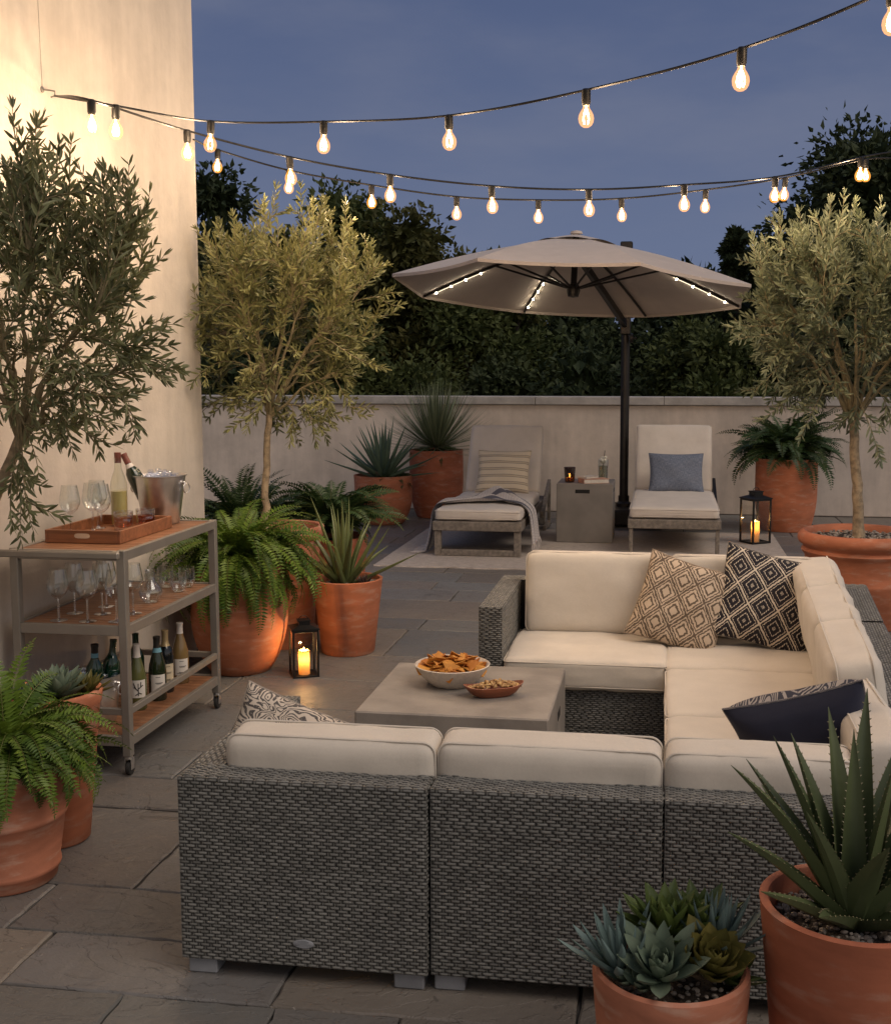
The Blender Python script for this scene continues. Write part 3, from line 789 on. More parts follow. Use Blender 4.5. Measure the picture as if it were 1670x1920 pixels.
# ---- bottles and glasses
def lth(prof, mat, name, parent, n=28): b = MB(); b.lathe(prof, n); return b.build(name, mat, parent)
BORD = [(0, .002), (.034, 0), (.0375, .006), (.0375, .175), (.034, .200), (.020, .225), (.0145, .240), (.0140, .285), (.0155, .286), (.0155, .296), (0, .297)]
BURG = [(0, .002), (.037, 0), (.0405, .006), (.0405, .130), (.037, .165), (.028, .200), (.018, .235), (.0145, .255), (.0140, .285), (.0155, .286), (.0155, .296), (0, .297)]
def label_arc(mb, r, z0, z1, a0, a1, mi=0):
    mb.lathe([(r, z0), (r, z1)], 16, a0=a0, a1=a1, mi=mi)
def bottle(label, loc, prof, mat, cap, capz=(.225, .298), lab=None, labr=None, labz=(.04, .125), face=-1.2, group=None, tilt=None, band=None, marks='lines', s=1.0):
    root = thing('wine_bottle', label, 'bottle', loc, 0, group)
    lth(prof, mat, 'bottle_body', root)
    pr = A(prof)
    def rad(z): return float(np.interp(z, pr[1:-1, 1], pr[1:-1, 0]))
    if cap:
        zz = np.linspace(capz[0], .296, 8); lth([(rad(z) + .0009, z) for z in zz] + [(.0160, .2975), (0, .2985)], MT[cap], 'capsule', root)
    if band:
        zz = np.linspace(capz[0] - .022, capz[0] - .002, 4); lth([(rad(z) + .0012, z) for z in zz], MT[band], 'neck_band', root)
    if lab:
        r = rad((labz[0] + labz[1]) / 2) + .0006; b = MB(); label_arc(b, r, *labz, face - .85, face + .85); L = b.build('paper_label', MT[lab], root)
        b = MB(); h = labz[1] - labz[0]; rr_ = random.Random(int(loc[1] * 1000))
        if marks == 'lines':
            for k, (f, w_) in enumerate(((.86, .25), (.55, .42), (.50, .3), (.18, .35), (.13, .5))):
                a = face + rr_.uniform(-.12, .12); z = labz[0] + h * f; b = MB(); label_arc(b, r + .0005, z - .0012, z + .0012, a - w_, a + w_); b.build('label_print', MT['ink'], L)
        else:      # dark branching sprig
            for (u0, v0, u1, v1) in ((0, .12, 0, .82), (0, .4, -.45, .62), (0, .5, .5, .70), (-.25, .52, -.5, .85), (.25, .6, .3, .9), (0, .3, .35, .2), (0, .25, -.3, .15)):
                P = [(r + .0006) * A([cos(face + u), sin(face + u), 0]) + A([0, 0, labz[0] + h * v]) for u, v in zip(np.linspace(u0, u1, 5), np.linspace(v0, v1, 5))]
                b.tube(P, .0022, 4)
            b.build('label_print', MT['ink'], L)
    if tilt is not None: root.rotation_euler = tilt
    return root
LOWZ = .1695
GB = 'wine bottles on the lowest shelf'
bottle('dark olive wine bottle with white label and pale blue neck band on lowest shelf', (-2.300, 4.945, LOWZ), BURG, MT['greenbottle'], 'capdark', (.247, .298), 'paper', group=GB, band='capblue', face=-1.1)
bottle('black glass wine bottle with cream label and gold foil neck on lowest shelf', (-2.318, 5.075, LOWZ), BORD, MT['blackbottle'], 'capgold', (.222, .285), 'paper2', face=-.9, group=GB, labz=(.05, .14))
bottle('amber rosé wine bottle with white capsule on lowest shelf near the rear post', (-2.315, 5.235, LOWZ), BURG, MT['amberbottle'], 'capwhite', (.245, .298), 'paper', face=-1.0, group=GB, labz=(.045, .125))
bottle('pale green wine bottle whose white label carries a dark sprig', (-2.325, 4.79, LOWZ), BURG, MT['greenwine'], 'capwhite', (.238, .298), 'paper', face=-1.05, group=GB, marks='sprig', labz=(.06, .14))
bottle('small emerald bottle half hidden behind the sprig labelled bottle', (-2.43, 5.0, LOWZ), BORD, MT['emerald'], None, group=GB)
b = MB()
bottle('clear bottle of white wine with a cork stopper standing on wooden tray', (-2.515, 5.055, .9635), [(.034, .004), (.0375, .006), (.0385, .17), (.0375, .20), (.028, .235), (.0165, .268), (.0155, .31), (.0170, .312), (.0170, .322)], MT['clearbottle'], None)
wb = bpy.data.objects[[o.name for o in bpy.data.objects if o.name.startswith('wine_bottle') and o.parent is None][-1]]
lth([(0, .008), (.0355, .008), (.0365, .165), (0, .165)], MT['whitewine'], 'white_wine', wb)
lth([(0, .296), (.0145, .296), (.0155, .33), (.0155, .345), (0, .346)], MT['capwine'], 'stopper', wb)

GG = 'wine glasses on the bar cart'
def wineglass(label, loc, s=1.0):
    if not hasattr(wineglass, 'o'):
        root = thing('wine_glass', label, 'wine glass', loc, 0, GG)
        lth([(0, .002), (.034, .0008), (.036, .002), (.012, .005), (.0045, .012)], MT['stemglass'], 'foot', root, 32)
        lth([(.0055, .010), (.0045, .03), (.0042, .085), (.0060, .095)], MT['stemglass'], 'stem', root, 12)
        lth([(.0, .094), (.012, .096), (.032, .113), (.0435, .138), (.045, .152), (.040, .185), (.0335, .222), (.0330, .2222), (.039, .185), (.0438, .152), (.0425, .139), (.031, .115), (.0, .098)], MT['glass'], 'bowl', root, 36)
        wineglass.o = root; return root
    return dup(wineglass.o, loc, random.uniform(0, 6), label)
TZ = .9635; MZ = .6365
for lab, p in (('wine glass at the wall side front of wooden tray', (-2.585, 4.73, TZ)), ('wine glass standing in the middle of the wooden tray', (-2.54, 4.845, TZ)),
               ('wine glass on tray nearest the cut crystal tumblers', (-2.475, 4.80, TZ)), ('wine glass on tray just in front of the cork stoppered bottle', (-2.575, 4.96, TZ)),
               ('wine glass at the wall side front corner of middle shelf', (-2.515, 4.475, MZ)), ('wine glass second from the wall along middle shelf front edge', (-2.385, 4.475, MZ)),
               ('wine glass on middle shelf right beside the front post', (-2.262, 4.49, MZ)), ('wine glass in the second row of middle shelf by the wall', (-2.52, 4.62, MZ)),
               ('wine glass in the second row of middle shelf at its centre', (-2.395, 4.625, MZ)), ('wine glass on middle shelf seen just behind the front post', (-2.265, 4.65, MZ)),
               ('wine glass in the third row of middle shelf', (-2.45, 4.77, MZ))):
    wineglass(lab, p)
def tumbler(name, label, loc, mat, prof, group):
    root = thing(name, label, 'glass', loc, 0, group); lth(prof, mat, 'glass_body', root, 36); return root
CUT = [(0, .012), (.030, .012), (.0385, .020), (.041, .085), (.0435, .086), (.0435, .02), (.040, .004), (.036, 0), (0, .001)]
GC = 'cut crystal tumblers'
for lab, p in (('cut crystal tumbler with amber drink nearest on the wooden tray', (-2.435, 4.93, TZ)), ('cut crystal tumbler with amber drink behind the other one on tray', (-2.375, 5.03, TZ))):
    t_ = tumbler('crystal_tumbler', lab, p, MT['cutglass'], CUT, GC)
    lth([(0, .013), (.030, .013), (.038, .021), (.040, .058), (0, .058)], thin_glass('amber_drink', (.80, .46, .30), .1, .04, .3) if 'amber_drink' not in bpy.data.materials else bpy.data.materials['amber_drink'], 'amber_drink', t_)
STEM = [(0, .010), (.022, .010), (.032, .020), (.040, .05), (.036, .098), (.0372, .0985), (.0415, .05), (.034, .015), (.024, .002), (0, 0)]
GS = 'stemless glasses on the middle shelf'
for lab, p in (('stemless glass on middle shelf nearest the rear post', (-2.285, 5.27, MZ)), ('stemless glass on middle shelf second from the rear post', (-2.275, 5.15, MZ)),
               ('stemless glass at the back of middle shelf by the fern', (-2.385, 5.25, MZ)), ('stemless glass in the middle of the middle shelf', (-2.375, 5.10, MZ))):
    tumbler('stemless_glass', lab, p, MT['glass'], STEM, GS)
tumbler('glass_carafe', 'small round clear carafe among the glasses on the middle shelf', (-2.30, 4.90, MZ), MT['glass'], [(0, .008), (.025, .006), (.046, .03), (.050, .05), (.040, .075), (.020, .10), (.017, .13), (.022, .15), (.023, .151), (.019, .13), (.022, .10), (.043, .075), (.053, .05), (.048, .027), (.028, .001), (0, .001)], None)
root = thing('serving_tray', 'wooden serving tray with oval cut handle on the cart top', 'tray', (-2.46, 4.86, .9505))
b = MB(); W_, D_ = .345, .53
b.bx(-W_ / 2 + .012, W_ / 2 - .012, -D_ / 2 + .012, D_ / 2 - .012, 0, .011, .001)
for s in (-1, 1):
    b.bx(min(s * W_ / 2, s * (W_ / 2 - .012)), max(s * W_ / 2, s * (W_ / 2 - .012)), -D_ / 2, D_ / 2, 0, .056, .002)
    b.bx(-W_ / 2 + .012, W_ / 2 - .012, min(s * D_ / 2, s * (D_ / 2 - .012)), max(s * D_ / 2, s * (D_ / 2 - .012)), 0, .056, .002)
b.build('tray_body', MT['teakx'], root)
b = MB(); a = np.linspace(0, 2 * pi, 28, endpoint=False)
for s in (-1, 1):
    o_ = np.stack([np.sign(np.cos(a)) * (.036 * np.abs(np.cos(a)) ** .4) + 0 * a, 0 * a, .032 + .011 * np.sin(a)], -1)
    b.surf([o_ + [0, s * (D_ / 2 + .0015), 0], o_ * [.96, 1, 1] + [0, s * (D_ / 2 + .0015), 0], o_ * [.9, 1, .0] + [0, s * (D_ / 2 + .001), .032]], False, True)
b.build('handle_opening', simple('handle_hole_lit', (.62, .47, .34), .8), root)

def ice_cubes(mb, n, r, z, dz, seed, big=1.0):
    g = np.random.default_rng(seed)
    for i in range(n):
        a = g.uniform(0, 6.3); q = r * sqrt(g.uniform()); s = g.uniform(.018, .03) * big
        mb.box((q * cos(a), q * sin(a), z + dz * (1 - (q / r) ** 2) * g.uniform(.2, 1)), (s, s * .9, s * .8), .005, rotz(g.uniform(0, 6)) @ rotx(g.uniform(-1, 1)))
def bucket(label, loc, r0, r1, h, seed):
    root = thing('ice_bucket', label, 'ice bucket', loc)
    lth([(0, .001), (r0 - .008, 0), (r0, .010), (r1 - .004, h - .006), (r1 + .004, h - .002), (r1 + .004, h + .002), (r1 - .003, h), (r1 - .008, h - .01), (r0 - .004, .012), (0, .012)], MT['steel'], 'bucket_body', root, 48)
    for s in (-1, 1):
        b = MB(); th = np.linspace(0, 2 * pi, 20, endpoint=False)
        b.tube(np.stack([.020 * np.cos(th) * .35 + s * (r1 + .010), -.0 + .020 * np.cos(th), h - .062 + .024 * np.sin(th)], -1), .0028, 6, closed=True)
        b.box((s * (r1 - .0005), 0, h - .036), (.016, .022, .014), .004); b.build('ring_handle', MT['steel'], root)
    b = MB(); b.lathe([(0, h - .022), (r1 - .012, h - .030)], 24); ice_cubes(b, 46, r1 - .022, h - .018, .045, seed); b.build('ice', MT['ice'], root)
    return root
bk = bucket('steel ice bucket heaped with ice on the cart top behind the tray', (-2.405, 5.265, .9505), .088, .124, .235, 5)
bottle('green wine bottle with maroon capsule leaning in the cart top ice bucket', (-2.445, 5.245, 1.02), BORD, MT['greenbottle'], 'capwine', (.245, .298), tilt=(radians(6), radians(-24), 0), band='capwhite')
bucket('steel ice bucket holding two emerald bottles on the lowest shelf', (-2.43, 4.575, LOWZ), .098, .125, .215, 6)
GE = 'bottles in the lowest ice bucket'
bottle('emerald bottle with blue neck band in the lowest ice bucket', (-2.405, 4.545, LOWZ + .06), BORD, MT['emerald'], 'capdark', (.262, .298), tilt=(.05, .06, 0), band='capblue', group=GE)
bottle('emerald bottle behind the blue banded one in the lowest ice bucket', (-2.385, 4.62, LOWZ + .06), BORD, MT['emerald'], None, tilt=(-.06, .10, 0), group=GE)

# ------------------------------------------------------------------ lanterns
LIGHTS = {}
def point(name, loc, watt, col, r=.02, parent=None):
    k = (watt, col, r)
    if k not in LIGHTS:
        d = bpy.data.lights.new(name, 'POINT'); d.energy = watt; d.color = col; d.shadow_soft_size = r; LIGHTS[k] = d
    o = bpy.data.objects.new(name, LIGHTS[k]); COL.objects.link(o); o.location = loc
    if parent is not None: o.parent = parent
    return o
WARM = (1, .71, .45)
def lantern(label, loc, w, h, rz, cr, ch):
    root = thing('candle_lantern', label, 'lantern', loc, rz, 'black candle lanterns')
    t = w * .075; b = MB()
    for sx in (-1, 1):
        for sy in (-1, 1): b.box((sx * (w / 2 - t / 2), sy * (w / 2 - t / 2), h / 2), (t, t, h), .001)
    for z in (t / 2, h - t / 2):
        for s in (-1, 1):
            b.box((0, s * (w / 2 - t / 2), z), (w - 2 * t, t, t), .001); b.box((s * (w / 2 - t / 2), 0, z), (t, w - 2 * t, t), .001)
    b.bx(-w / 2 + t, w / 2 - t, -w / 2 + t, w / 2 - t, .001, .006, .001)
    b.build('frame', MT['blackmetal'], root)
    b = MB(); hw = w / 2 * 1.06; tw = w * .22
    b.surf([[(s * q, u * q, z) for s, u in ((-1, -1), (1, -1), (1, 1), (-1, 1))] for q, z in ((.01, h), (hw, h), (hw, h + .008), (tw, h + w * .16), (tw, h + w * .30), (tw * 1.12, h + w * .30), (tw * 1.12, h + w * .34), (.003, h + w * .36))], False, True)
    for s in (-1, 1):
        for k in (-1, 0, 1): b.box((k * tw * .5, s * tw, h + w * .23), (tw * .22, .003, w * .07), .0005)
    b.build('roof', MT['blackmetal'], root, sharp=20)
    th = np.linspace(0, pi, 12); b = MB(); b.tube(np.stack([tw * .75 * np.cos(th), 0 * th, h + w * .36 + w * .13 * np.sin(th)], -1), w * .014, 6); b.build('handle', MT['blackmetal'], root)
    for s in (-1, 1):
        b = MB(); b.box((0, s * (w / 2 - t * .5), h / 2), (w - 2 * t, .002, h - 2 * t), 0); b.build('glass_pane', MT['pane'], root)
        b = MB(); b.box((s * (w / 2 - t * .5), 0, h / 2), (.002, w - 2 * t, h - 2 * t), 0); b.build('glass_pane', MT['pane'], root)
    c = thing('pillar_candle', 'lit cream pillar candle inside the ' + ('smaller lantern between the terracotta pots' if ch < .18 else 'taller lantern on the rug'), 'candle', (loc[0], loc[1], loc[2] + .0065), 0, 'lit pillar candles')
    lth([(cr, 0), (cr, ch - .004), (cr - .004, ch), (cr - .010, ch - .006), (.006, ch - .012), (0, ch - .012)], MT['wax'], 'wax', c, 28)
    f = lth([(0, 0), (.004, .004), (.0055, .010), (.003, .020), (0, .028)], MT['flame'], 'flame', c, 12); f.location = (0, 0, ch - .009)
    point('candle_light', (0, 0, ch + .012), 3.2, (1, .55, .2), .008, c)
    point('candle_core_light', (0, 0, ch - .045), .55, (1, .55, .2), .008, c)
lantern('smaller black lantern with lit candle on the paving between two terracotta pots', (-1.955, 6.06, .0), .145, .265, radians(27), .031, .135)
lantern('taller black lantern with lit candle on the rug before the leafy pot', (.895, 11.36, .014), .215, .43, radians(33), .042, .20)

# ------------------------------------------------------------------ loungers
def lounger(label, x0, x1, y0, kind):
    root = thing('sun_lounger', label, 'sun lounger', ((x0 + x1) / 2, y0 + 1.1, .013), 0, 'sun loungers on the rug')
    w = x1 - x0; h = w / 2; d0 = -1.1; L = 2.25
    b = MB()
    b.box((0, d0 + .03, .272), (w, .06, .085), .006); b.box((0, d0 + L - .03, .272), (w - .002, .06, .083), .006)
    for s in (-1, 1): b.box((s * (h - .03), d0 + L / 2, .272), (.06, L - .122, .085), .006)
    b.box((0, d0 + L / 2, .30), (w - .13, L - .13, .02), .003)
    b.build('woven_frame', MT['greywood'], root)
    lw = .062 if kind == 0 else .036
    for yy, nm in ((d0 + .045, 'front'), (d0 + L - .06, 'rear')):
        for s in (-1, 1):
            b = MB(); b.box((s * (h - lw / 2 - .012), yy, .1145), (lw, .05, .229), .004); b.build('leg', MT['greywood'], root)
        if kind == 0: b = MB(); b.box((0, yy, .028), (w - .024 - 2 * lw, .048, .055), .004); b.build('foot_rail', MT['greywood'], root)
    # angled arm and post on the outer side
    b = MB(); s = 1; xx = h + .022
    b.V_ = None
    P = [(xx, d0 + 1.55, .20), (xx, d0 + 2.30, .46)]
    ang = math.atan2(.26, .75); b.box((xx, d0 + 1.90, .325), (.035, .80, .075), .004, rotx(ang))
    b.box((xx, d0 + 2.255, .215), (.035, .05, .43), .004); b.box((xx, d0 + 2.0, .025), (.035, .46, .05), .004)
    b.build('back_support', MT['greywood'] if kind == 0 else MT['bronze'], root)
    cush = lambda nm, c, sz, R, sd: None
    b = MB(); P_, F = cushion_geo(w - .035, 1.62, .10, .038, .018, seed=20 + kind); b.add(P_, F, T=(0, d0 + .83, .370))
    for sg in (1, -1): b.tube(seam_loop(w - .031, 1.624, sg * .032, .038) + [0, d0 + .83, .370], .0035, 5, closed=True)
    b.build('seat_cushion', MT['taupe'], root, sharp=50)
    a = radians(57); Lb = .79; R = rotx(a); b = MB(); P_, F = cushion_geo(w - .05, Lb, .085, .034, .014, seed=30 + kind)
    cy = d0 + 1.62 + cos(a) * Lb / 2 + .03; cz = .40 + sin(a) * Lb / 2
    b.add(P_, F, R=R, T=(0, cy, cz))
    for sg in (1, -1): b.tube(seam_loop(w - .046, Lb + .004, sg * .026, .034) @ R.T + [0, cy, cz], .0035, 5, closed=True)
    b.build('back_cushion', MT['taupe'], root, sharp=50)
    b = MB(); b.box((0, cy + .062, cz - .035), (w - .06, Lb - .04, .02), .004, R); b.build('backrest_panel', MT['greywood'], root)
    return root
lounger('sun lounger with chunky legs holding striped pillow and grey throw', -2.045, -1.235, 10.12, 0)
lounger('sun lounger with slim legs holding the blue grey pillow', -.31, .53, 10.52, 1)
pillow('outdoor_pillow', 'cream pillow with dark thin stripes on the chunky lounger', MT['stripe'], (-1.60, 11.56, .655), .55, .46, .15, PR(-3, 24, 0), 'pillows on the loungers', seed=8)
pillow('outdoor_pillow', 'blue grey linen pillow on the slim legged lounger', MT['denim'], (.135, 11.98, .625), .56, .43, .14, PR(2, 24, 0), 'pillows on the loungers', seed=9)

# throw blanket draped across the foot end
root = thing('throw_blanket', 'grey woven throw with dark stripes and fringe draped across lounger foot', 'throw', (-1.64, 10.6, .0))
def smooth_path(P, n):
    P = A(P); d = np.r_[0, np.cumsum(np.linalg.norm(np.diff(P, axis=0), axis=1))]; s = np.linspace(0, d[-1], n)
    Q = np.stack([np.interp(s, d, P[:, k]) for k in range(P.shape[1])], -1)
    for _ in range(6): Q[1:-1] = (Q[:-2] + 2 * Q[1:-1] + Q[2:]) / 4
    return Q
Q = smooth_path([(-.475, .03), (-.455, .10), (-.437, .25), (-.432, .38), (-.40, .442), (-.2, .460), (0, .466), (.2, .460), (.36, .450), (.435, .40), (.45, .28), (.465, .10)], 90)
t = np.linspace(0, 1, 46); S_, T_ = np.meshgrid(np.arange(90) / 89, t, indexing='ij')
wv = np.sin(T_ * 21 + S_ * 5) * .5 + np.sin(T_ * 37 - S_ * 8) * .3
side = np.clip(np.abs(S_ - .5) * 2, 0, 1)
width = .30 + .20 * side ** 2; yc = 10.48 - 10.6 + .10 * S_ + .10 * np.sin(S_ * 3.0) * (1 - side)
bump = np.exp(-((S_ - .60) / .10) ** 2 - ((T_ - .42) / .25) ** 2) * .085
hz = np.maximum(0, wv + .5) * .020 + bump * (1 + .6 * np.sin(T_ * 24 + S_ * 30))
nx = np.gradient(Q[:, 1]); nz = -np.gradient(Q[:, 0]); nl = np.hypot(nx, nz); nx, nz = -nx / nl, -nz / nl
if nz[45] < 0: nx, nz = -nx, -nz
Px = Q[:, 0][:, None] + nx[:, None] * (hz + .012); Pz = Q[:, 1][:, None] + nz[:, None] * (hz + .012); Py = yc + (T_ - .5) * width + .02 * np.sin(S_ * 14)
b = MB(); PP = np.stack([Px, Py, Pz.clip(.018)], -1); b.surf(PP, uv=np.stack([S_, T_], -1)); b.surf(PP - np.stack([nx, 0 * nx, nz], -1)[:, None, :] * .008, uv=np.stack([S_, T_], -1), flip=True)
b.build('woven_cloth', MT['throw'], root)
for e, dirx in ((0, -.25), (89, .10)):
    b = MB()
    for k in range(24):
        y = yc[e, 0] + (k / 23 - .5) * width[e, 0]; x, z = Px[e, int(k / 23 * 45)], Pz[e, int(k / 23 * 45)]
        if e == 0: P = [(x, y, z), (x - .05, y + random.uniform(-.01, .01), .022), (x - .13, y + random.uniform(-.03, .03), .018)]
        else: P = [(x, y, z), (x + random.uniform(-.01, .015), y + random.uniform(-.01, .01), z - .04), (x + random.uniform(-.01, .02), y + random.uniform(-.015, .015), max(.018, z - .085))]
        b.tube(P, .0055, 5)
    b.build('fringe', MT['fringe'], root)

# ------------------------------------------------------------------ rug, side table and its things
mb = MB(); n = 60; xs = np.linspace(-2.45, 1.12, n); zz = .011
def yj(i): return 9.56 + .012 * sin(i * .7), 12.0 + .015 * sin(i * .5 + 1)
P = [[(x + .0, yj(i)[0], .001) for i, x in enumerate(xs)], [(x, yj(i)[0] + .004, zz) for i, x in enumerate(xs)], [(x, (yj(i)[0] + yj(i)[1]) / 2, zz) for i, x in enumerate(xs)], [(x, yj(i)[1], zz) for i, x in enumerate(xs)], [(x, yj(i)[1] + .003, .001) for i, x in enumerate(xs)]]
o = None
mb.surf(P, flip=True)
e0 = [p[0] for p in P]; e1 = [p[-1] for p in P]
o = mb.build('area_rug', MT['rug'], None, sharp=60); tag(o, 'beige woven rug under the two sun loungers', 'rug')
slotted_block('side_table', 'tall concrete cube side table between the two loungers', 'side table', (-.745, 11.37, .012), .545, .53, .575, [((-.02, -.265, .50), (.14, .003, .036)), ((.2725, -.05, .50), (.003, .14, .036))], MT['concrete2'])
root = thing('candle_votive', 'smoked glass votive with lit candle on the side table', 'votive', (-.90, 11.24, .587))
lth([(0, .004), (.044, .002), (.047, .006), (.058, .148), (.055, .149), (.044, .012), (0, .012)], MT['votive'], 'smoked_glass', root)
lth([(0, .013), (.040, .013), (.042, .045), (0, .045)], MT['wax'], 'wax', root); f = lth([(0, 0), (.006, .006), (.009, .016), (.005, .032), (0, .044)], MT['flame'], 'flame', root, 12); f.location = (0, 0, .046)
point('votive_light', (0, 0, .075), .9, (1, .55, .2), .01, root)
def book(label, loc, rz, w, d, h):
    root = thing('book', label, 'book', loc, radians(rz), 'books on the side table')
    b = MB(); b.bx(-w / 2, w / 2, -d / 2, d / 2, 0, .003, .001); b.bx(-w / 2, w / 2, -d / 2, d / 2, h - .003, h, .001); b.bx(-w / 2, -w / 2 + .004, -d / 2, d / 2, .0035, h - .0035, .001); b.build('cover', MT['bookcover'] if h > .03 else MT['bookpages'], root)
    b = MB(); b.bx(-w / 2 + .005, w / 2 - .006, -d / 2 + .005, d / 2 - .005, .0032, h - .0032, .0005); b.build('pages', MT['bookpages'], root)
book('pale book with reddish cover lying on the side table', (-.665, 11.24, .587), 22, .26, .19, .042)
book('thin pale booklet lying open on top of the reddish book', (-.72, 11.27, .6295), 48, .17, .12, .018)
root = thing('iced_drink', 'tall clear drink with pale garnish and dark straw on side table', 'drink', (-.60, 11.36, .6295) if False else (-.585, 11.45, .587))
lth([(0, .006), (.042, .003), (.046, .008), (.052, .21), (.050, .211), (.043, .012), (0, .012)], MT['glass'], 'tall_glass', root)
lth([(0, .012), (.042, .012), (.0475, .15), (0, .15)], thin_glass('cloudy_drink_liquid', (.62, .64, .52), .2, .1, .4), 'liquid', root)
b = MB(); b.tube([(-.01, 0, .03), (.015, .005, .30)], .0035, 6); b.build('straw', MT['blackmetal'], root)
b = MB(); g = np.random.default_rng(2)
for i in range(14):
    a = g.uniform(0, 6.3); q = g.uniform(0, .035); ss = g.uniform(.012, .022)
    b.lathe([(0, -ss), (ss * .7, -ss * .7), (ss, 0), (ss * .7, ss * .7), (0, ss)], 8, (q * cos(a), q * sin(a), .20 + g.uniform(-.02, .035)))
b.build('garnish', MT['whitefoam'], root)

# ------------------------------------------------------------------ cantilever umbrella
root = thing('cantilever_umbrella', 'large taupe cantilever umbrella with lit ribs on a dark pole', 'umbrella', (-.422, 12.72, 0))
b = MB(); b.lathe([(.048, .06), (.048, 2.30), (.040, 2.31), (.040, 3.04), (0, 3.045)], 24, (-.422, 12.72, 0)); b.build('pole', MT['bronze'], root, local=False)
b = MB(); b.box((-.422, 12.72, .10), (.86, .80, .17), .02); b.lathe([(.085, .185), (.085, .22), (.06, .24), (.06, .30)], 20, (-.422, 12.72, 0)); b.build('base_weight', MT['bronze'], root, local=False)
UC = A([-.855, 10.95, 0]); ZR, HA, UR = 2.425, .49, 1.715
TILT = rotx(radians(-4.9)) @ roty(radians(2.3))
def up(p): return (A(p) @ TILT.T) + UC + [0, 0, ZR]
NV = 8; ph0 = radians(22.5)
vert = [A([UR * cos(ph0 + k * pi / 4), UR * sin(ph0 + k * pi / 4), 0]) for k in range(NV)]
apex = A([0, 0, HA])
b = MB(); valb = MB()
nr_, na_ = 14, 10
for k in range(NV):
    a_, c_ = vert[k], vert[(k + 1) % NV]; rows_ = []
    for i in range(nr_ + 1):
        t_ = .16 + (.84) * i / nr_
        row = []
        for j in range(na_ + 1):
            s_ = j / na_; p = apex + ((a_ + (c_ - a_) * s_) - apex) * t_
            p = p + A([0, 0, .045 * sin(pi * t_)])                              # taut curve of the ribs
            sag = 4 * s_ * (1 - s_); p = p - A([0, 0, +.030 * sag * t_ * sin(pi * min(1, t_ * .8))]); p[:2] *= 1 - .018 * sag * t_ ** 3
            row.append(up(p))
        rows_.append(row)
    b.surf(rows_, flip=True)
    e = A(rows_[-1]); b.surf([e, e - [0, 0, .028]], flip=True)
b.build('canopy', MT['canopy'], root, local=False, sharp=25)
b = MB()
for k in range(NV):
    a_, c_ = vert[k], vert[(k + 1) % NV]; rows_ = []
    for i in range(5):
        t_ = .0 + .235 * i / 4
        row = []
        for j in range(9):
            s_ = j / 8; p = apex + ((a_ + (c_ - a_) * s_) - apex) * t_ + A([0, 0, .035 + .018 * sin(pi * s_) * (i / 4)]); row.append(up(p))
        rows_.append(row)
    b.surf(rows_, flip=True)
b.lathe([(0, .03), (.05, .02), (.06, -.005), (0, -.01)], 16, up((0, 0, HA + .04)))
b.build('vent_cap', MT['canopy'], root, local=False, sharp=25)
hub = A([0, 0, .02])
for k in range(NV):
    R_ = []
    for t_ in np.linspace(.03, .985, 10):
        p = apex + (vert[k] - apex) * t_; R_.append(up(p + A([0, 0, .045 * sin(pi * t_) - .022])))
    q = MB(); q.tube(R_, .013, 6); rib = q.build('rib', MT['bronze'], root, local=False)
    mid = apex + (vert[k] - apex) * .50 + A([0, 0, .015]); q = MB(); q.tube([up(hub + nrm(vert[k]) * .05), up(mid)], .011, 6); q.V = [v - A(root['_o']) for v in q.V]; q.build('strut', MT['bronze'], rib)
    if k not in (0, 2, 3): continue
    q = MB(); pts = []
    for t_ in np.linspace(.58, .92, 8):
        p = apex + (vert[k] - apex) * t_; pts.append(up(p + A([0, 0, .045 * sin(pi * t_) - .042])))
    q.tube(pts, .0032, 5); q.V = [v - A(root['_o']) for v in q.V]; q.build('led_strip', MT['led'], rib)
    q = MB()
    for t_ in (.60, .70, .80, .90):
        p = apex + (vert[k] - apex) * t_; c0 = up(p + A([0, 0, .045 * sin(pi * t_) - .046])); q.lathe([(0, -.010), (.007, -.007), (.010, 0), (.007, .007), (0, .010)], 8, c0)
    q.V = [v - A(root['_o']) for v in q.V]; q.build('led_bead', MT['ledbead'], rib)
b = MB(); b.lathe([(0, -.07), (.05, -.06), (.065, 0), (.05, .05), (.03, .06), (.03, .50), (0, .5)], 20, (0, 0, 0)); b.V = [up(v) for v in b.V]; b.build('hub', MT['bronze'], root, local=False)
b = MB(); e = up((0, 0, .36)); P0 = A([-.422, 12.62, 2.16])
dv = nrm(e - P0); Ln = np.linalg.norm(e - P0); zx = nrm(np.cross(dv, [0, 0, 1])); zy = np.cross(zx, dv)
b.box((P0 + e) / 2, (.05, Ln, .075), .006, np.stack([zx, dv, zy], 1))
b.box((-.422, 12.66, 2.16), (.11, .15, .20), .01)
b.box((-.422, 12.72, 3.0), (.13, .16, .10), .01); pass
b.build('cantilever_arm', MT['bronze'], root, local=False)
b = MB(); b.lathe([(0, 0), (.05, 0), (.05, .03), (0, .03)], 16, (-.37, 12.64, 2.02), roty(pi / 2)); b.tube([(-.345, 12.60, 2.02), (-.30, 12.60, 2.02)], .012, 6); b.build('crank', MT['bronze'], root, local=False)

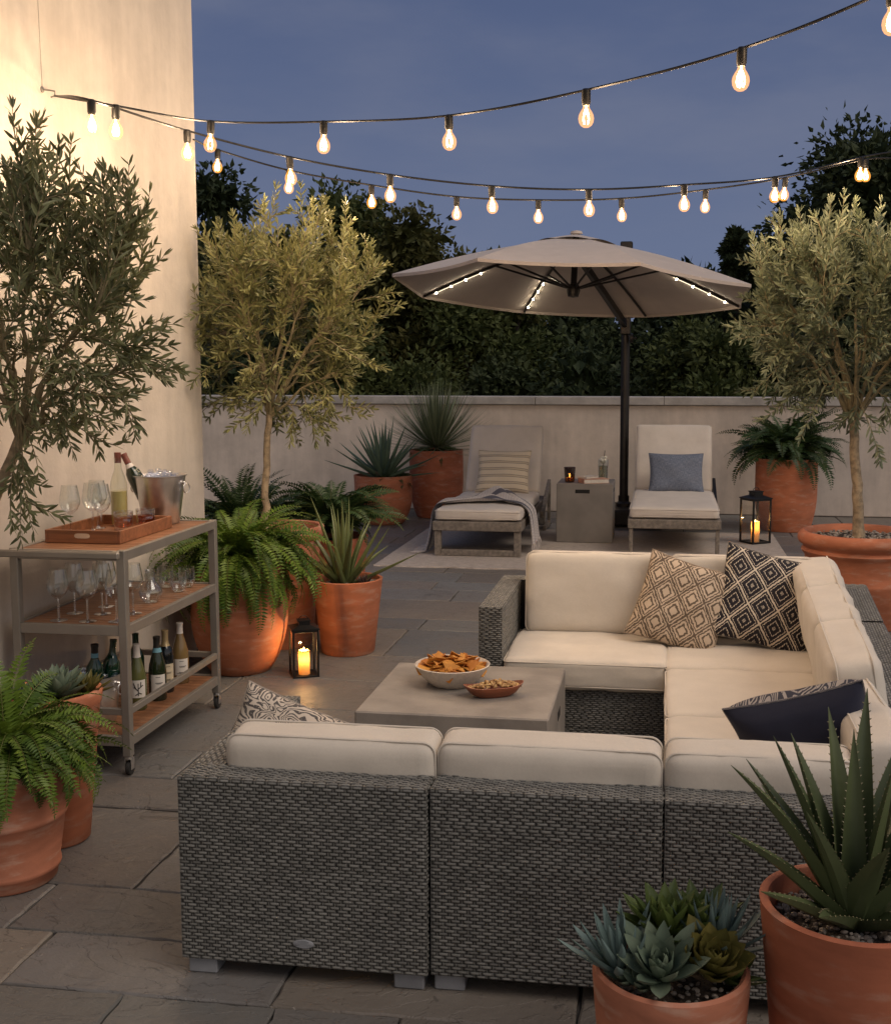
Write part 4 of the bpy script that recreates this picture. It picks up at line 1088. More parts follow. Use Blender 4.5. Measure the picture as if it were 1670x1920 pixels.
# ------------------------------------------------------------------ plants
def perp(d, g):
    r = g.normal(size=d.shape); return nrm(r - d * (r * d).sum(-1, keepdims=True))
def leaves(mb, base, d, side, L, W, curl=0., c=.5, fold=.25, prof=(.3, 1, .72), st=(0, .38, .74)):
    base, d, side = A(base), nrm(d), nrm(side); N = len(base)
    L = np.broadcast_to(A(L), (N,))[:, None]; W = np.broadcast_to(A(W), (N,))[:, None]
    curl = np.broadcast_to(A(curl), (N,))[:, None]
    n = np.cross(side, d); P = []
    for t, w in zip(st, prof):
        p = base + d * L * t + n * curl * L * t * t; o = side * W * .5 * w; u = n * W * fold * w
        P += [p - o + u, p, p + o + u]
    P.append(base + d * L + n * curl * L)
    V = np.stack(P, 1); k = len(P); I = np.arange(N)[:, None] * k
    q = np.vstack([I + f for f in ([0, 1, 4, 3], [1, 2, 5, 4], [3, 4, 7, 6], [4, 5, 8, 7])]); t3 = np.vstack([I + f for f in ([6, 7, 9], [7, 8, 9])])
    c = np.broadcast_to(A(c), (N,)); mb.add(V.reshape(-1, 3), [q, t3], 0, np.repeat(c, k))
def flat(mb, base, d, side, L, W, c=.5, sag=.0):
    """small 5 point leaflet"""
    base, d, side = A(base), nrm(d), nrm(side); N = len(base); L = np.broadcast_to(A(L), (N,))[:, None]; W = np.broadcast_to(A(W), (N,))[:, None]
    n = np.cross(side, d)
    V = np.stack([base, base + d * L * .35 - side * W * .5 + n * L * .05, base + d * L + n * L * sag, base + d * L * .4 + side * W * .5 + n * L * .05], 1)
    mb.add(V.reshape(-1, 3), np.arange(N)[:, None] * 4 + np.arange(4), 0, np.repeat(np.broadcast_to(A(c), (N,)), 4))

def blade(mb, base, az, el, L, W, T, bend, n=10, c=.5, chan=.5, wpk=.12, spines=None, sp_every=1, twist=0.0, tipw=.0, pw=1.0):
    """thick tapering succulent blade; bend>0 arches outward/down"""
    t = np.linspace(0, 1, n) ** .9; e = el - bend * t ** 1.3
    ds = np.diff(t, prepend=0) * L
    r = np.cumsum(np.cos(e) * ds); z = np.cumsum(np.sin(e) * ds)
    h = A([cos(az), sin(az), 0]); s = A([-sin(az), cos(az), 0]); rings = []; ctr = []
    for i in range(n):
        ti = t[i]
        w = W * (.72 + .28 * min(1, ti / max(wpk, 1e-3))) * max(tipw, (1 - ti ** (1.6 * pw)) ** 1.0) if ti < .999 else W * .02
        th = T * (1 - ti) ** .7 + .0006
        p = A(base) + h * r[i] + A([0, 0, z[i]]); up_ = -h * sin(e[i]) + A([0, 0, cos(e[i])])
        tw = twist * ti; sv = s * cos(tw) + up_ * sin(tw); uv_ = up_ * cos(tw) - s * sin(tw)
        ctr.append((p, sv, uv_, w))
        rings.append([p - sv * w / 2 + uv_ * w * chan * .5, p - sv * w * .25 + uv_ * w * chan * .12, p, p + sv * w * .25 + uv_ * w * chan * .12, p + sv * w / 2 + uv_ * w * chan * .5,
                      p + sv * w * .27 - uv_ * (th * .8 - w * chan * .1), p - uv_ * th, p - sv * w * .27 - uv_ * (th * .8 - w * chan * .1)])
    cc = np.repeat(np.clip(c + .25 * (t - .5), 0, 1), 8)
    mb.surf(rings, False, True, 0, cc, None, False)
    if spines is not None:
        m = int(L / .016)
        for k in range(2, m - 1):
            ti = k / m; i = min(n - 2, int(np.searchsorted(t, ti) - 1)); f = (ti - t[i]) / (t[i + 1] - t[i])
            p = ctr[i][0] * (1 - f) + ctr[i + 1][0] * f; w = ctr[i][3] * (1 - f) + ctr[i + 1][3] * f; sv, uv_ = ctr[i][1], ctr[i][2]; dirv = nrm(ctr[i + 1][0] - ctr[i][0])
            for sg in (-1, 1):
                q = p + sg * sv * w / 2 + uv_ * w * chan * .5; a = .0022
                V = [q - dirv * a, q + dirv * a, q + uv_ * a * .8, q + sg * sv * .0045 + dirv * .003]
                spines.add(V, [A([[0, 1, 3], [1, 2, 3], [2, 0, 3]]).astype(int)])
GOLD = pi * (3 - sqrt(5))
def rosette(mb, base, n, L, W, T, e0, e1, bend, seed, chan=.3, wpk=.5, cr=(.1, .9), r0=.004, scale=(1., .45), pw=1.6, tilt=None):
    g = np.random.default_rng(seed); tmp = MB()
    for k in range(n):
        f = k / max(1, n - 1); az = k * GOLD + g.normal(0, .1); el = e0 + (e1 - e0) * f + g.normal(0, .05); s = scale[0] + (scale[1] - scale[0]) * f ** 1.3
        b0 = A([r0 * cos(az), r0 * sin(az), .012 * f])
        blade(tmp, b0, az, el, L * s * g.uniform(.9, 1.08), W * s ** .7, T, bend * g.uniform(.6, 1.3), 8, g.uniform(*cr), chan, wpk, pw=pw)
    R = tilt if tilt is not None else np.eye(3); off = mb.n
    for V, C_, U_ in zip(tmp.V, tmp.C, tmp.UV): mb.V.append(V @ R.T + A(base)); mb.C.append(C_); mb.UV.append(U_)
    mb.F += [(f + off, m) for f, m in tmp.F]; mb.n += tmp.n

def pot(root, prof, soil_z, soil_r, mat, rings=(), soil='soil', n=56):
    b = MB(); b.lathe(prof, n, wob=.004); b.build('pot', mat, root, sharp=45)
    b = MB(); g = np.random.default_rng(int(soil_r * 1e4)); m = 26; a = np.linspace(0, 2 * pi, m, endpoint=False)
    rows_ = [[(soil_r * q * cos(x), soil_r * q * sin(x), soil_z + g.normal(0, .006) * (1 if q < .95 else .2) + .012 * (1 - q)) for x in a] for q in (1.0, .85, .65, .45, .25, .05)]
    b.surf(rows_, False, True); b.build('soil', MT['soil'], root)
def pebbles(root, z, r, n, seed, s=(.006, .014), name='gravel', flatf=.6, rmin=0):
    b = MB(); g = np.random.default_rng(seed)
    th = np.linspace(0, 2 * pi, 7, endpoint=False)
    for i in range(n):
        a = g.uniform(0, 6.3); q = rmin + (r - rmin) * sqrt(g.uniform()); k = g.uniform(*s); R = rotz(g.uniform(0, 6)) @ rotx(g.normal(0, .4)) @ np.diag([g.uniform(.8, 1.4), 1, flatf])
        pr = [(0, -k), (k * .75, -k * .6), (k, 0), (k * .75, k * .6), (0, k)]
        b.lathe(pr, 7, (q * cos(a), q * sin(a), z + g.uniform(-.003, .008)), R, col=g.uniform())
    o = b.build(name, MT['gravel'], root, sharp=60); o['kind'] = 'stuff'; return o

def fern(root, c, n, L, seed, mat, stalk, droop=(1.3, 2.6), el=(.5, 1.45), pl=.062, azr=None, name='fronds', yclip=None):
    g = np.random.default_rng(seed); lf = MB(); st = MB()
    for k in range(n):
        az = k * GOLD + g.normal(0, .25) if azr is None else g.uniform(*azr)
        e = g.uniform(*el); LL = L * g.uniform(.65, 1.1) * (.8 + .2 * sin(e)); dr = g.uniform(*droop)
        m = 34; t = np.linspace(0, 1, m); ee = e - dr * t ** 1.25; ds = LL / (m - 1)
        wob = g.normal(0, .25); azs = az + wob * t ** 2
        hx, hy = np.cos(azs), np.sin(azs)
        x = np.r_[0, np.cumsum(np.cos(ee[:-1]) * hx[:-1] * ds)]; y = np.r_[0, np.cumsum(np.cos(ee[:-1]) * hy[:-1] * ds)]; z = np.r_[0, np.cumsum(np.sin(ee[:-1]) * ds)]
        q0 = g.uniform(0, .05); P = A(c) + np.stack([x + q0 * cos(az), y + q0 * sin(az), z], -1)
        if yclip is not None: P = yclip(P)
        Tn = nrm(np.gradient(P, axis=0)); S = nrm(np.cross(Tn, [0, 0, 1.]) + 1e-6); N = np.cross(S, Tn)
        roll = g.normal(0, .35); S2 = S * cos(roll) + N * sin(roll); N2 = np.cross(S2, Tn)
        st.tube(P, np.linspace(.0022, .0008, m), 4, cap=False)
        a = slice(3, m - 1); tt = t[a]; ln = pl * np.minimum(1, .55 + tt * 2.2) * (1 - tt ** 2.6) ** .8 * (LL / L) ** .5
        for sg in (-1, 1):
            d = S2[a] * sg * .93 + Tn[a] * .34 - N2[a] * (-.16) + g.normal(0, .07, (len(tt), 3))
            lr = ln * g.uniform(.85, 1.1, len(tt))
            flat(lf, P[a], d, np.cross(d, N2[a]), lr + .004, np.minimum(ds * 1.02, lr * .36) + .002, np.clip(g.uniform(.1, .9) + g.normal(0, .12, len(tt)), 0, 1), -.12)
        flat(lf, P[-2:-1], Tn[-1:], S2[-1:], .02, .008, .6)
    f = lf.build(name, mat, root, smooth=False); f2 = st.build('stalks', MT['rachis'], root); return f

def bez(P, n):
    P = A(P); t = np.linspace(0, 1, n)[:, None]
    if len(P) == 3: return (1 - t) ** 2 * P[0] + 2 * t * (1 - t) * P[1] + t * t * P[2]
    return (1 - t) ** 3 * P[0] + 3 * t * (1 - t) ** 2 * P[1] + 3 * t * t * (1 - t) * P[2] + t ** 3 * P[3]
def olive(root, trunk, tr, ctr, rad, n, ntop, seed, mat, leafL=.062, leafW=.013, clip=None, extra=()):
    """trunk: polyline (world); crown of shoots with opposite lance leaves"""
    g = np.random.default_rng(seed); wood = MB(); tw = MB(); lf = MB()
    tp = smooth_path(trunk, 14); rr = np.interp(np.linspace(0, 1, 14), [0, .12, 1], [tr * 1.35, tr, tr * .82]); tp[1:-1] += g.normal(0, .004, (12, 3))
    wood.tube(tp, rr, 12); C = A(ctr); Rd = A(rad); top = tp[-1]; nodes = [(top, A([0, 0, 1.]))]
    lim = []
    for k in range(13):
        u = A([cos(k * GOLD), sin(k * GOLD), 0]); zz = -.55 + 1.35 * (k / 12); u = nrm(A([u[0] * sqrt(max(.05, 1 - zz * zz)), u[1] * sqrt(max(.05, 1 - zz * zz)), zz]))
        e = C + u * Rd * g.uniform(.5, .72)
        if clip is not None: e = clip(e[None])[0]
        m_ = top + (e - top) * .5 + A([0, 0, .10 * (1 + zz)]) - u * .03
        p = bez([top - A([0, 0, .03]), m_, e], 9); p[2:-1] += g.normal(0, .008, (6, 3)); tw.tube(p, np.linspace(tr * .45, .0035, 9), 6); lim.append(p)
    LP = np.vstack([p[2:] for p in lim]); LD = np.vstack([nrm(np.gradient(p, axis=0))[2:] for p in lim])
    def shoot(S, D0, E, Dend, ln_f=1.0, t0=.30, sub=2):
        d = np.linalg.norm(E - S); p = bez([S, S + nrm(D0) * d * .35, E - nrm(Dend) * d * .35, E], 12)
        if clip is not None: p = clip(p)
        tw.tube(p, np.linspace(.0036, .0011, 12), 4, cap=False)
        Ls = np.r_[0, np.cumsum(np.linalg.norm(np.diff(p, axis=0), axis=1))]; tot = Ls[-1]; sp = .0215
        s = np.arange(tot * t0, tot, sp); s = s + g.normal(0, .003, len(s)); s = s.clip(0, tot)
        B = np.stack([np.interp(s, Ls, p[:, k]) for k in range(3)], -1); Tn = nrm(np.stack([np.interp(s, Ls, np.gradient(p, axis=0)[:, k]) for k in range(3)], -1))
        r0 = g.normal(size=3); u = nrm(r0 - Tn * (Tn @ r0)[:, None]); w = np.cross(Tn, u)
        alt = (np.arange(len(s)) % 2)[:, None]; side = u * (1 - alt) + w * alt
        tone = np.clip(g.uniform(.15, .85), 0, 1)
        for sg in (-1, 1):
            m = len(s); keep = g.uniform(size=m) < .93
            d = Tn * g.uniform(.55, 1.0, (m, 1)) + sg * side * g.uniform(.5, .85, (m, 1)) + g.normal(0, .14, (m, 3)) + A([0, 0, .08])
            q = s / tot; L = leafL * (.75 + .4 * np.sin(pi * np.clip(q * .8 + .12, 0, 1))) * g.uniform(.75, 1.12, m) * ln_f
            sd = np.cross(nrm(d), nrm(np.cross(Tn, sg * side) + g.normal(0, .5, (m, 3)))); sd = np.where(np.linalg.norm(sd, axis=1, keepdims=True) < .1, perp(nrm(d), g), sd)
            leaves(lf, B[keep], d[keep], sd[keep], L[keep], leafW * g.uniform(.8, 1.2, m)[keep], g.normal(0, .10, m)[keep], np.clip(tone + g.normal(0, .2, m), 0, 1)[keep], .12)
        if tot > .16:
            for _ in range(sub):
                q = g.uniform(.35, .85); k_ = min(10, int(q * 11)); tdir = nrm(p[k_ + 1] - p[k_]); sd_ = nrm(np.cross(tdir, g.normal(size=3)))
                l2 = g.uniform(.07, .17); e2 = p[k_] + nrm(tdir * .75 + sd_ * g.uniform(.5, 1.0)) * l2
                shoot(p[k_], tdir + sd_ * .8, e2, nrm(e2 - p[k_]) + A([0, 0, g.uniform(-.5, .9)]), ln_f * .92, .12, 0)
        leaves(lf, np.repeat(p[-1:], 3, 0), Tn[-1] + g.normal(0, .28, (3, 3)), perp(np.repeat(Tn[-1:], 3, 0), g), leafL * .8, leafW * .85, 0, tone)
    for i in range(n):
        u = nrm(g.normal(size=3) * A([1, 1, 1.05]) + A([0, 0, .12])); f = g.uniform(.35, 1) ** .55
        E = C + u * Rd * f * g.uniform(.78, 1.16); out = nrm(u * Rd)
        dd = np.linalg.norm(LP - (C + (E - C) * .62 - A([0, 0, .08])), axis=1); j = np.argmin(dd + g.uniform(0, .08, len(dd)))
        up_ = A([0, 0, 1.0]) if u[2] > -.25 else A([0, 0, -.5])
        shoot(LP[j], LD[j] + out * .6, E, out * .7 + up_ * g.uniform(.3, 1.3))
    for i in range(ntop):
        a = g.uniform(0, 6.3); q = sqrt(g.uniform()) * .85; x, y = q * cos(a), q * sin(a); z = sqrt(1 - q * q) * g.uniform(.72, .95)
        E0 = C + A([x, y, z]) * Rd; h = g.uniform(.04, .27) * (1.25 - q * .7)
        dd = np.linalg.norm(LP - (E0 - A([0, 0, .25])), axis=1); j = np.argmin(dd)
        shoot(LP[j], LD[j] + A([0, 0, .8]), E0 + A([x * .12, y * .12, h]), A([x * .25, y * .25, 1]))
    for E, Dn in extra:
        j = np.argmin(np.linalg.norm(LP - (C + (A(E) - C) * .5), axis=1)); shoot(LP[j], nrm(A(E) - LP[j]), A(E), A(Dn))
    for b_, nm, mt in ((wood, 'trunk', MT['bark']), (tw, 'branches', MT['twig']), (lf, 'crown', mat)):
        b_.V = [v - A(root['_o']) for v in b_.V]; b_.build(nm, mt, root, smooth=(nm != 'crown'))

def belly(r0, rb, r1, h, w=.02, lip=.012):
    z = np.linspace(0, h, 15); t = z / h
    r = np.where(t < .55, r0 + (rb - r0) * np.sin(np.clip(t / .55, 0, 1) * pi / 2) ** .8, rb + (r1 - rb) * ((t - .55) / .45) ** 2)
    return [(0, .002), (r0 - .012, 0), *zip(r, z + .004), (r1, h + .004), (r1 - w * .4, h + .007), (r1 - w, h + .004), (r1 - w - .004, h - .05), (r1 - w - .01, h - .12)]
def tapered(r0, r1, h, rim=0.0, rimh=.06, rings=(), w=.022):
    P = [(0, .002), (r0 - .008, 0), (r0, .008)]
    def R(z): return r0 + (r1 - r0) * z / h
    for zr in rings: P += [(R(zr - .014), zr - .014), (R(zr - .008) + .005, zr - .008), (R(zr) + .007, zr), (R(zr + .008) + .005, zr + .008), (R(zr + .014), zr + .014)]
    if rim: P += [(R(h - rimh - .01), h - rimh - .01), (R(h - rimh) + rim * .8, h - rimh), (R(h - rimh) + rim, h - rimh + .010), (r1 + rim, h - .012), (r1 + rim - .004, h - .003)]
    else: P += [(r1 - .001, h - .01), (r1, h - .004)]
    P += [(r1 + rim - .010, h), (r1 - w + .004, h - .003), (r1 - w, h - .012), (r1 - w - .006, h - .09), (r1 - w - .02, h - .16)]
    return P

GP = None
# egg shaped pot with big fern
root = thing('potted_fern', 'large bright fern spilling over an egg shaped terracotta pot beside the cart', 'potted fern', (-2.345, 6.12, 0))
pot(root, belly(.165, .27, .255, .60), .555, .225, MT['terra'])
fern(root, (0, 0, .57), 250, .62, 11, MT['fern'], None, (1.4, 3.5), (.2, 1.52), .064)
# fern behind the olive
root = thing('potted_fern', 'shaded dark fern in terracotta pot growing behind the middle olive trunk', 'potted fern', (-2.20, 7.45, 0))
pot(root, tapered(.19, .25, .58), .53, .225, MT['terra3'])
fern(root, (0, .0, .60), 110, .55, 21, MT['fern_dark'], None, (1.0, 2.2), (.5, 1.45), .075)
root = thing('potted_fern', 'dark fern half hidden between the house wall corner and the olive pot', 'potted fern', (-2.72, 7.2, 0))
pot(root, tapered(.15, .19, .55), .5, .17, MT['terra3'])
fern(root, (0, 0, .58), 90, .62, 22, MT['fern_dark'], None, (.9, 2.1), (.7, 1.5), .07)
# middle olive
root = thing('potted_olive_tree', 'golden lit olive tree in terracotta pot beyond the end of house wall', 'olive tree', (-2.33, 6.76, 0))
pot(root, tapered(.20, .265, .74, .014, .07, (.52,)), .66, .23, MT['terra2'])
cl = lambda p: np.where((p[:, 1:2] < 6.72) & (p[:, 0:1] < -2.70), np.c_[np.full(len(p), -2.70), p[:, 1:]], p)
olive(root, [(-2.40, 6.74, .60), (-2.405, 6.73, .95), (-2.385, 6.74, 1.2), (-2.37, 6.75, 1.42)], .024, (-2.27, 6.78, 1.93), (.62, .52, .66), 190, 42, 3, MT['olive'], .060, .0128, cl,
      [((-1.61, 6.6, 1.70), (1, 0, -.1)), ((-2.86, 6.75, 1.33), (-.3, 0, -1)), ((-2.03, 6.6, 1.26), (.2, 0, -1)), ((-1.75, 6.7, 1.42), (1, 0, .1)), ((-2.75, 6.75, 1.40), (-1, 0, -.8)), ((-1.95, 6.7, 1.36), (.6, 0, -.8))])
# aloe pot between
root = thing('potted_aloe', 'slender green aloe in tapered terracotta pot next to the small lantern', 'potted aloe', (-1.858, 6.62, 0))
pot(root, tapered(.158, .212, .452), .40, .185, MT['terra'])
b = MB(); g = np.random.default_rng(8)
for k in range(24):
    f = k / 23; az = k * GOLD; blade(b, (-.02 + .02 * cos(az), .02 * sin(az), .395), az, .55 + .95 * f + g.normal(0, .06), .56 * g.uniform(.75, 1.1) * (.82 + .2 * f), .048, .013, g.uniform(-.25, .45) * (1 - f * .6), 11, g.uniform(.2, .9), .55, .1)
b.build('aloe_leaves', MT['aloe'], root)
b = MB(); rosette(b, (.12, -.06, .42), 22, .085, .016, .006, .4, 1.4, -.4, 5, .3); b.build('dark_succulent', MT['suc_dark'], root)
pebbles(root, .415, .18, 90, 4, (.006, .013), 'bark_chips')
# agave and yucca by the parapet
root = thing('potted_agave', 'blue green agave rosette in short terracotta pot by the parapet', 'potted agave', (-3.03, 12.30, 0))
pot(root, belly(.215, .315, .325, .53), .48, .29, MT['terra'])
b = MB(); g = np.random.default_rng(9)
for k in range(34):
    f = k / 33; az = k * GOLD; blade(b, (.02 * cos(az), .02 * sin(az), .48), az, .25 + 1.2 * f + g.normal(0, .07), .66 * g.uniform(.85, 1.08), .075, .018, g.uniform(-.05, .2), 9, g.uniform(.1, .9), .4, .3)
b.build('agave_leaves', MT['agave'], root)
fern(root, (.14, -.10, .47), 22, .26, 31, MT['fern_dark'], None, (.8, 1.8), (.2, 1.2), .05, name='filler_leaves')
root = thing('potted_yucca', 'spiky fine bladed yucca in tall terracotta pot behind the agave', 'potted yucca', (-2.57, 12.97, 0))
pot(root, belly(.225, .31, .305, .765), .71, .275, MT['terra3'])
b = MB(); g = np.random.default_rng(10); N_ = 330
for k in range(N_):
    f = k / N_; az = k * GOLD; e = -.25 + 1.75 * f ** .8 + g.normal(0, .06); L_ = .78 * g.uniform(.8, 1.08); d = A([cos(az) * cos(e), sin(az) * cos(e), sin(e)]); s_ = A([-sin(az), cos(az), 0])
    p0 = A([.02 * cos(az), .02 * sin(az), .80])
    leaves(b, [p0], [d], [s_], L_, .017, -.10 * cos(e) - .03, g.uniform(.05, 1), .2, (.8, 1, .6), (0, .3, .7))
b.build('blades', MT['yucca'], root)
fern(root, (0, -.05, .70), 34, .34, 32, MT['fern_dark'], None, (1.0, 2.4), (.1, 1.0), .04, name='filler_leaves')
# leafy pot right
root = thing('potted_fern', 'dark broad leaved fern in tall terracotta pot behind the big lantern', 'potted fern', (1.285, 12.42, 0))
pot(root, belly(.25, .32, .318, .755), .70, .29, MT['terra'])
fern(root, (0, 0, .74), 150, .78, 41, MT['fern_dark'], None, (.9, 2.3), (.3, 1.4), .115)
# right olive
root = thing('potted_olive_tree', 'silvery olive tree in wide rolled rim terracotta pot on the right', 'olive tree', (1.30, 7.85, 0))
P = [(0, .002), (.27, 0), (.28, .01), (.325, .27), (.333, .29), (.333, .305), (.327, .32), (.355, .46), (.362, .475), (.372, .485), (.38, .50), (.374, .512), (.366, .52), (.372, .535), (.395, .55), (.405, .575), (.400, .605), (.385, .622), (.362, .628), (.345, .618), (.335, .59), (.32, .50)]
pot(root, P, .575, .335, MT['terra'], n=72); pebbles(root, .583, .32, 420, 14, (.006, .013), 'bark_chips')
olive(root, [(1.285, 7.83, .56), (1.275, 7.83, .85), (1.245, 7.84, 1.15), (1.235, 7.85, 1.36)], .036, (1.18, 7.88, 2.0), (.74, .64, .70), 250, 45, 6, MT['olive_silver'], .070, .0150, None,
      [((.50, 7.8, 1.55), (-1, 0, .1)), ((.86, 7.55, 1.25), (-.4, -.3, -1)), ((.62, 7.7, 1.36), (-.7, -.2, -.4)), ((1.35, 7.5, 1.12), (.2, -.3, -1))])
# near left olive
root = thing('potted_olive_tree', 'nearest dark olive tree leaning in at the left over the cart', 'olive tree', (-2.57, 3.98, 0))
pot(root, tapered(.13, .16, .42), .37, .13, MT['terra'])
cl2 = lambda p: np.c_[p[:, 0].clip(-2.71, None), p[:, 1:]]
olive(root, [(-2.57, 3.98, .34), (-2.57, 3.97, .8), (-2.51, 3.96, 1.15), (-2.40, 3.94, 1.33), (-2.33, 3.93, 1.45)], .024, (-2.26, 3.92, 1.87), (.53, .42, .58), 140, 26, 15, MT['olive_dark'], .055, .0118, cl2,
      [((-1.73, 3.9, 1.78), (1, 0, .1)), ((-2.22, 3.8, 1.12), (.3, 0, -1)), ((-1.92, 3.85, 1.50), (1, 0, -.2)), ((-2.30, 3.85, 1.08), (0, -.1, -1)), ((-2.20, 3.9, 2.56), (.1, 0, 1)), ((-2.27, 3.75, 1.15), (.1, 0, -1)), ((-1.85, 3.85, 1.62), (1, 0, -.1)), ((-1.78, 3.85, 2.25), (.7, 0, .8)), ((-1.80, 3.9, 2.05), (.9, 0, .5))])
# left foreground pots
root = thing('potted_fern', 'bright fern in ringed terracotta pot at the left front', 'potted fern', (-2.14, 3.43, 0))
pot(root, tapered(.150, .212, .41, .012, .055, (.05, .23)), .355, .18, MT['terra2'])
fern(root, (0, 0, .38), 210, .43, 51, MT['fern'], None, (1.1, 3.0), (.5, 1.55), .054, yclip=lambda P: np.c_[P[:, 0].clip(-2.72, None), P[:, 1:]])
root = thing('potted_succulent', 'grey green succulent rosettes in tall plain terracotta pot behind the left fern', 'potted succulent', (-2.15, 3.76, 0))
pot(root, tapered(.112, .168, .555, .006, .05), .51, .14, MT['terra'])
b = MB(); rosette(b, (.03, -.02, .545), 44, .135, .060, .010, .15, 1.35, -.45, 61, .35, .62, (.2, 1.)); b.build('succulent_rosette', MT['suc_sage'], root)
b = MB(); rosette(b, (-.09, -.08, .53), 34, .10, .042, .009, .1, 1.3, -.4, 62, .35, .6); b.build('succulent_rosette', MT['suc_sage'], root)
b = MB(); rosette(b, (.10, .06, .53), 34, .11, .034, .008, .0, 1.3, -.3, 63, .3, .6); b.build('succulent_rosette', MT['suc_olive'], root)
# succulent bowl front
root = thing('potted_succulent', 'round terracotta bowl of mixed rosette succulents in front of the sofa', 'potted succulent', (.033, 2.34, 0))
pot(root, [(0, .002), (.10, 0), (.112, .008), (.134, .12), (.150, .26), (.160, .37), (.165, .43), (.164, .450), (.156, .456), (.147, .450), (.143, .42), (.132, .34)], .412, .142, MT['terra2'])
def suc(mat, base, n, L, W, T, e0, e1, bend, seed, chan=.3, wpk=.5, tilt=None, pw=1.6, sc_=(1., .45)):
    b = MB(); rosette(b, base, n, L, W, T, e0, e1, bend, seed, chan, wpk, scale=sc_, tilt=tilt, pw=pw); b.build('succulent_rosette', MT[mat], root)
TL = lambda x, y: rotx(-y) @ roty(x)
suc('suc_blue', (-.105, -.03, 0.443), 26, 0.147, 0.024, .009, .42, 1.35, -.3, 71, .1, .5, TL(-.25, -.1), 2.4, (1, .75))
suc('suc_blue', (.095, .055, 0.453), 30, 0.147, 0.023, .009, .35, 1.45, -.3, 72, .1, .5, TL(.15, .1), 2.4, (1, .8))
suc('suc_green', (-.012, .055, 0.483), 34, 0.136, 0.053, .009, .3, 1.4, -.25, 73, .4, .5, None, 2.0)
suc('suc_green', (.06, .10, 0.483), 20, 0.112, 0.046, .008, .5, 1.4, -.25, 74, .4, .5, None, 2.0)
suc('suc_sage', (-.02, -.062, 0.458), 30, 0.124, 0.046, .011, .50, 1.35, -.30, 75, .25, .6, TL(-.05, -.45), 2.6)
suc('suc_olive', (.075, -.042, 0.462), 32, 0.109, 0.064, .007, .5, 1.4, -.4, 76, .45, .7, TL(.2, -.35), 3.0)
suc('suc_sage', (-.055, -.075, .44), 14, 0.065, 0.030, .010, .6, 1.3, -.3, 77, .2, .6, TL(-.1, -.5), 2.6)
suc('suc_green', (.12, -.0, .425), 18, .075, .032, .008, .3, 1.3, -.3, 79, .4, .5, TL(.3, 0), 2.0)
suc('suc_sage', (-.085, -.055, .44), 16, .065, .026, .009, .6, 1.3, -.3, 80, .2, .6, TL(-.3, -.3), 2.4)
pebbles(root, .419, .14, 120, 78, (.004, .008), 'gravel')
# aloe front right
root = thing('potted_aloe', 'big toothed aloe in terracotta pot of gravel at the right front', 'potted aloe', (.405, 2.37, 0))
pot(root, tapered(.135, .192, .605), .545, .168, MT['terra3'], n=72)
pebbles(root, .553, .165, 420, 81, (.004, .0085), 'gravel')
b = MB(); s_ = MB(); g = np.random.default_rng(82)
BL = [  # az(deg), elev, length, width, bend  (world azimuth; -90 points at the viewer)
 (185, 1.10, .52, .062, .35), (198, .80, .43, .055, .25), (172, 1.25, .52, .058, .15), (215, .50, .33, .050, .05), (150, 1.28, .50, .06, .12), (115, 1.38, .55, .062, .1),
 (-75, 1.15, .33, .070, .25), (-30, .95, .48, .066, .2), (-10, 1.05, .55, .066, .25), (15, 1.12, .58, .064, .2), (45, 1.25, .56, .062, .15), (75, 1.35, .60, .062, .05),
 (-120, .55, .24, .055, .2), (-50, .45, .34, .060, .1), (5, .70, .45, .060, .2), (60, .8, .45, .058, .2), (130, .8, .42, .055, .25), (160, 1.05, .48, .055, .2), (95, 1.48, .50, .050, .0), (-140, 1.2, .38, .055, .2), (0, 1.4, .46, .05, .0)]
for az, e, L_, W_, bd in BL: blade(b, (.012 * cos(radians(az)), .012 * sin(radians(az)), .555), radians(az), e, L_ * .80, W_ * 1.16, .016, bd, 14, g.uniform(.15, .75), .5, .12, s_, pw=1.25)
b.build('aloe_leaves', MT['aloe_dark'], root); s_.build('leaf_teeth', MT['spine'], root)

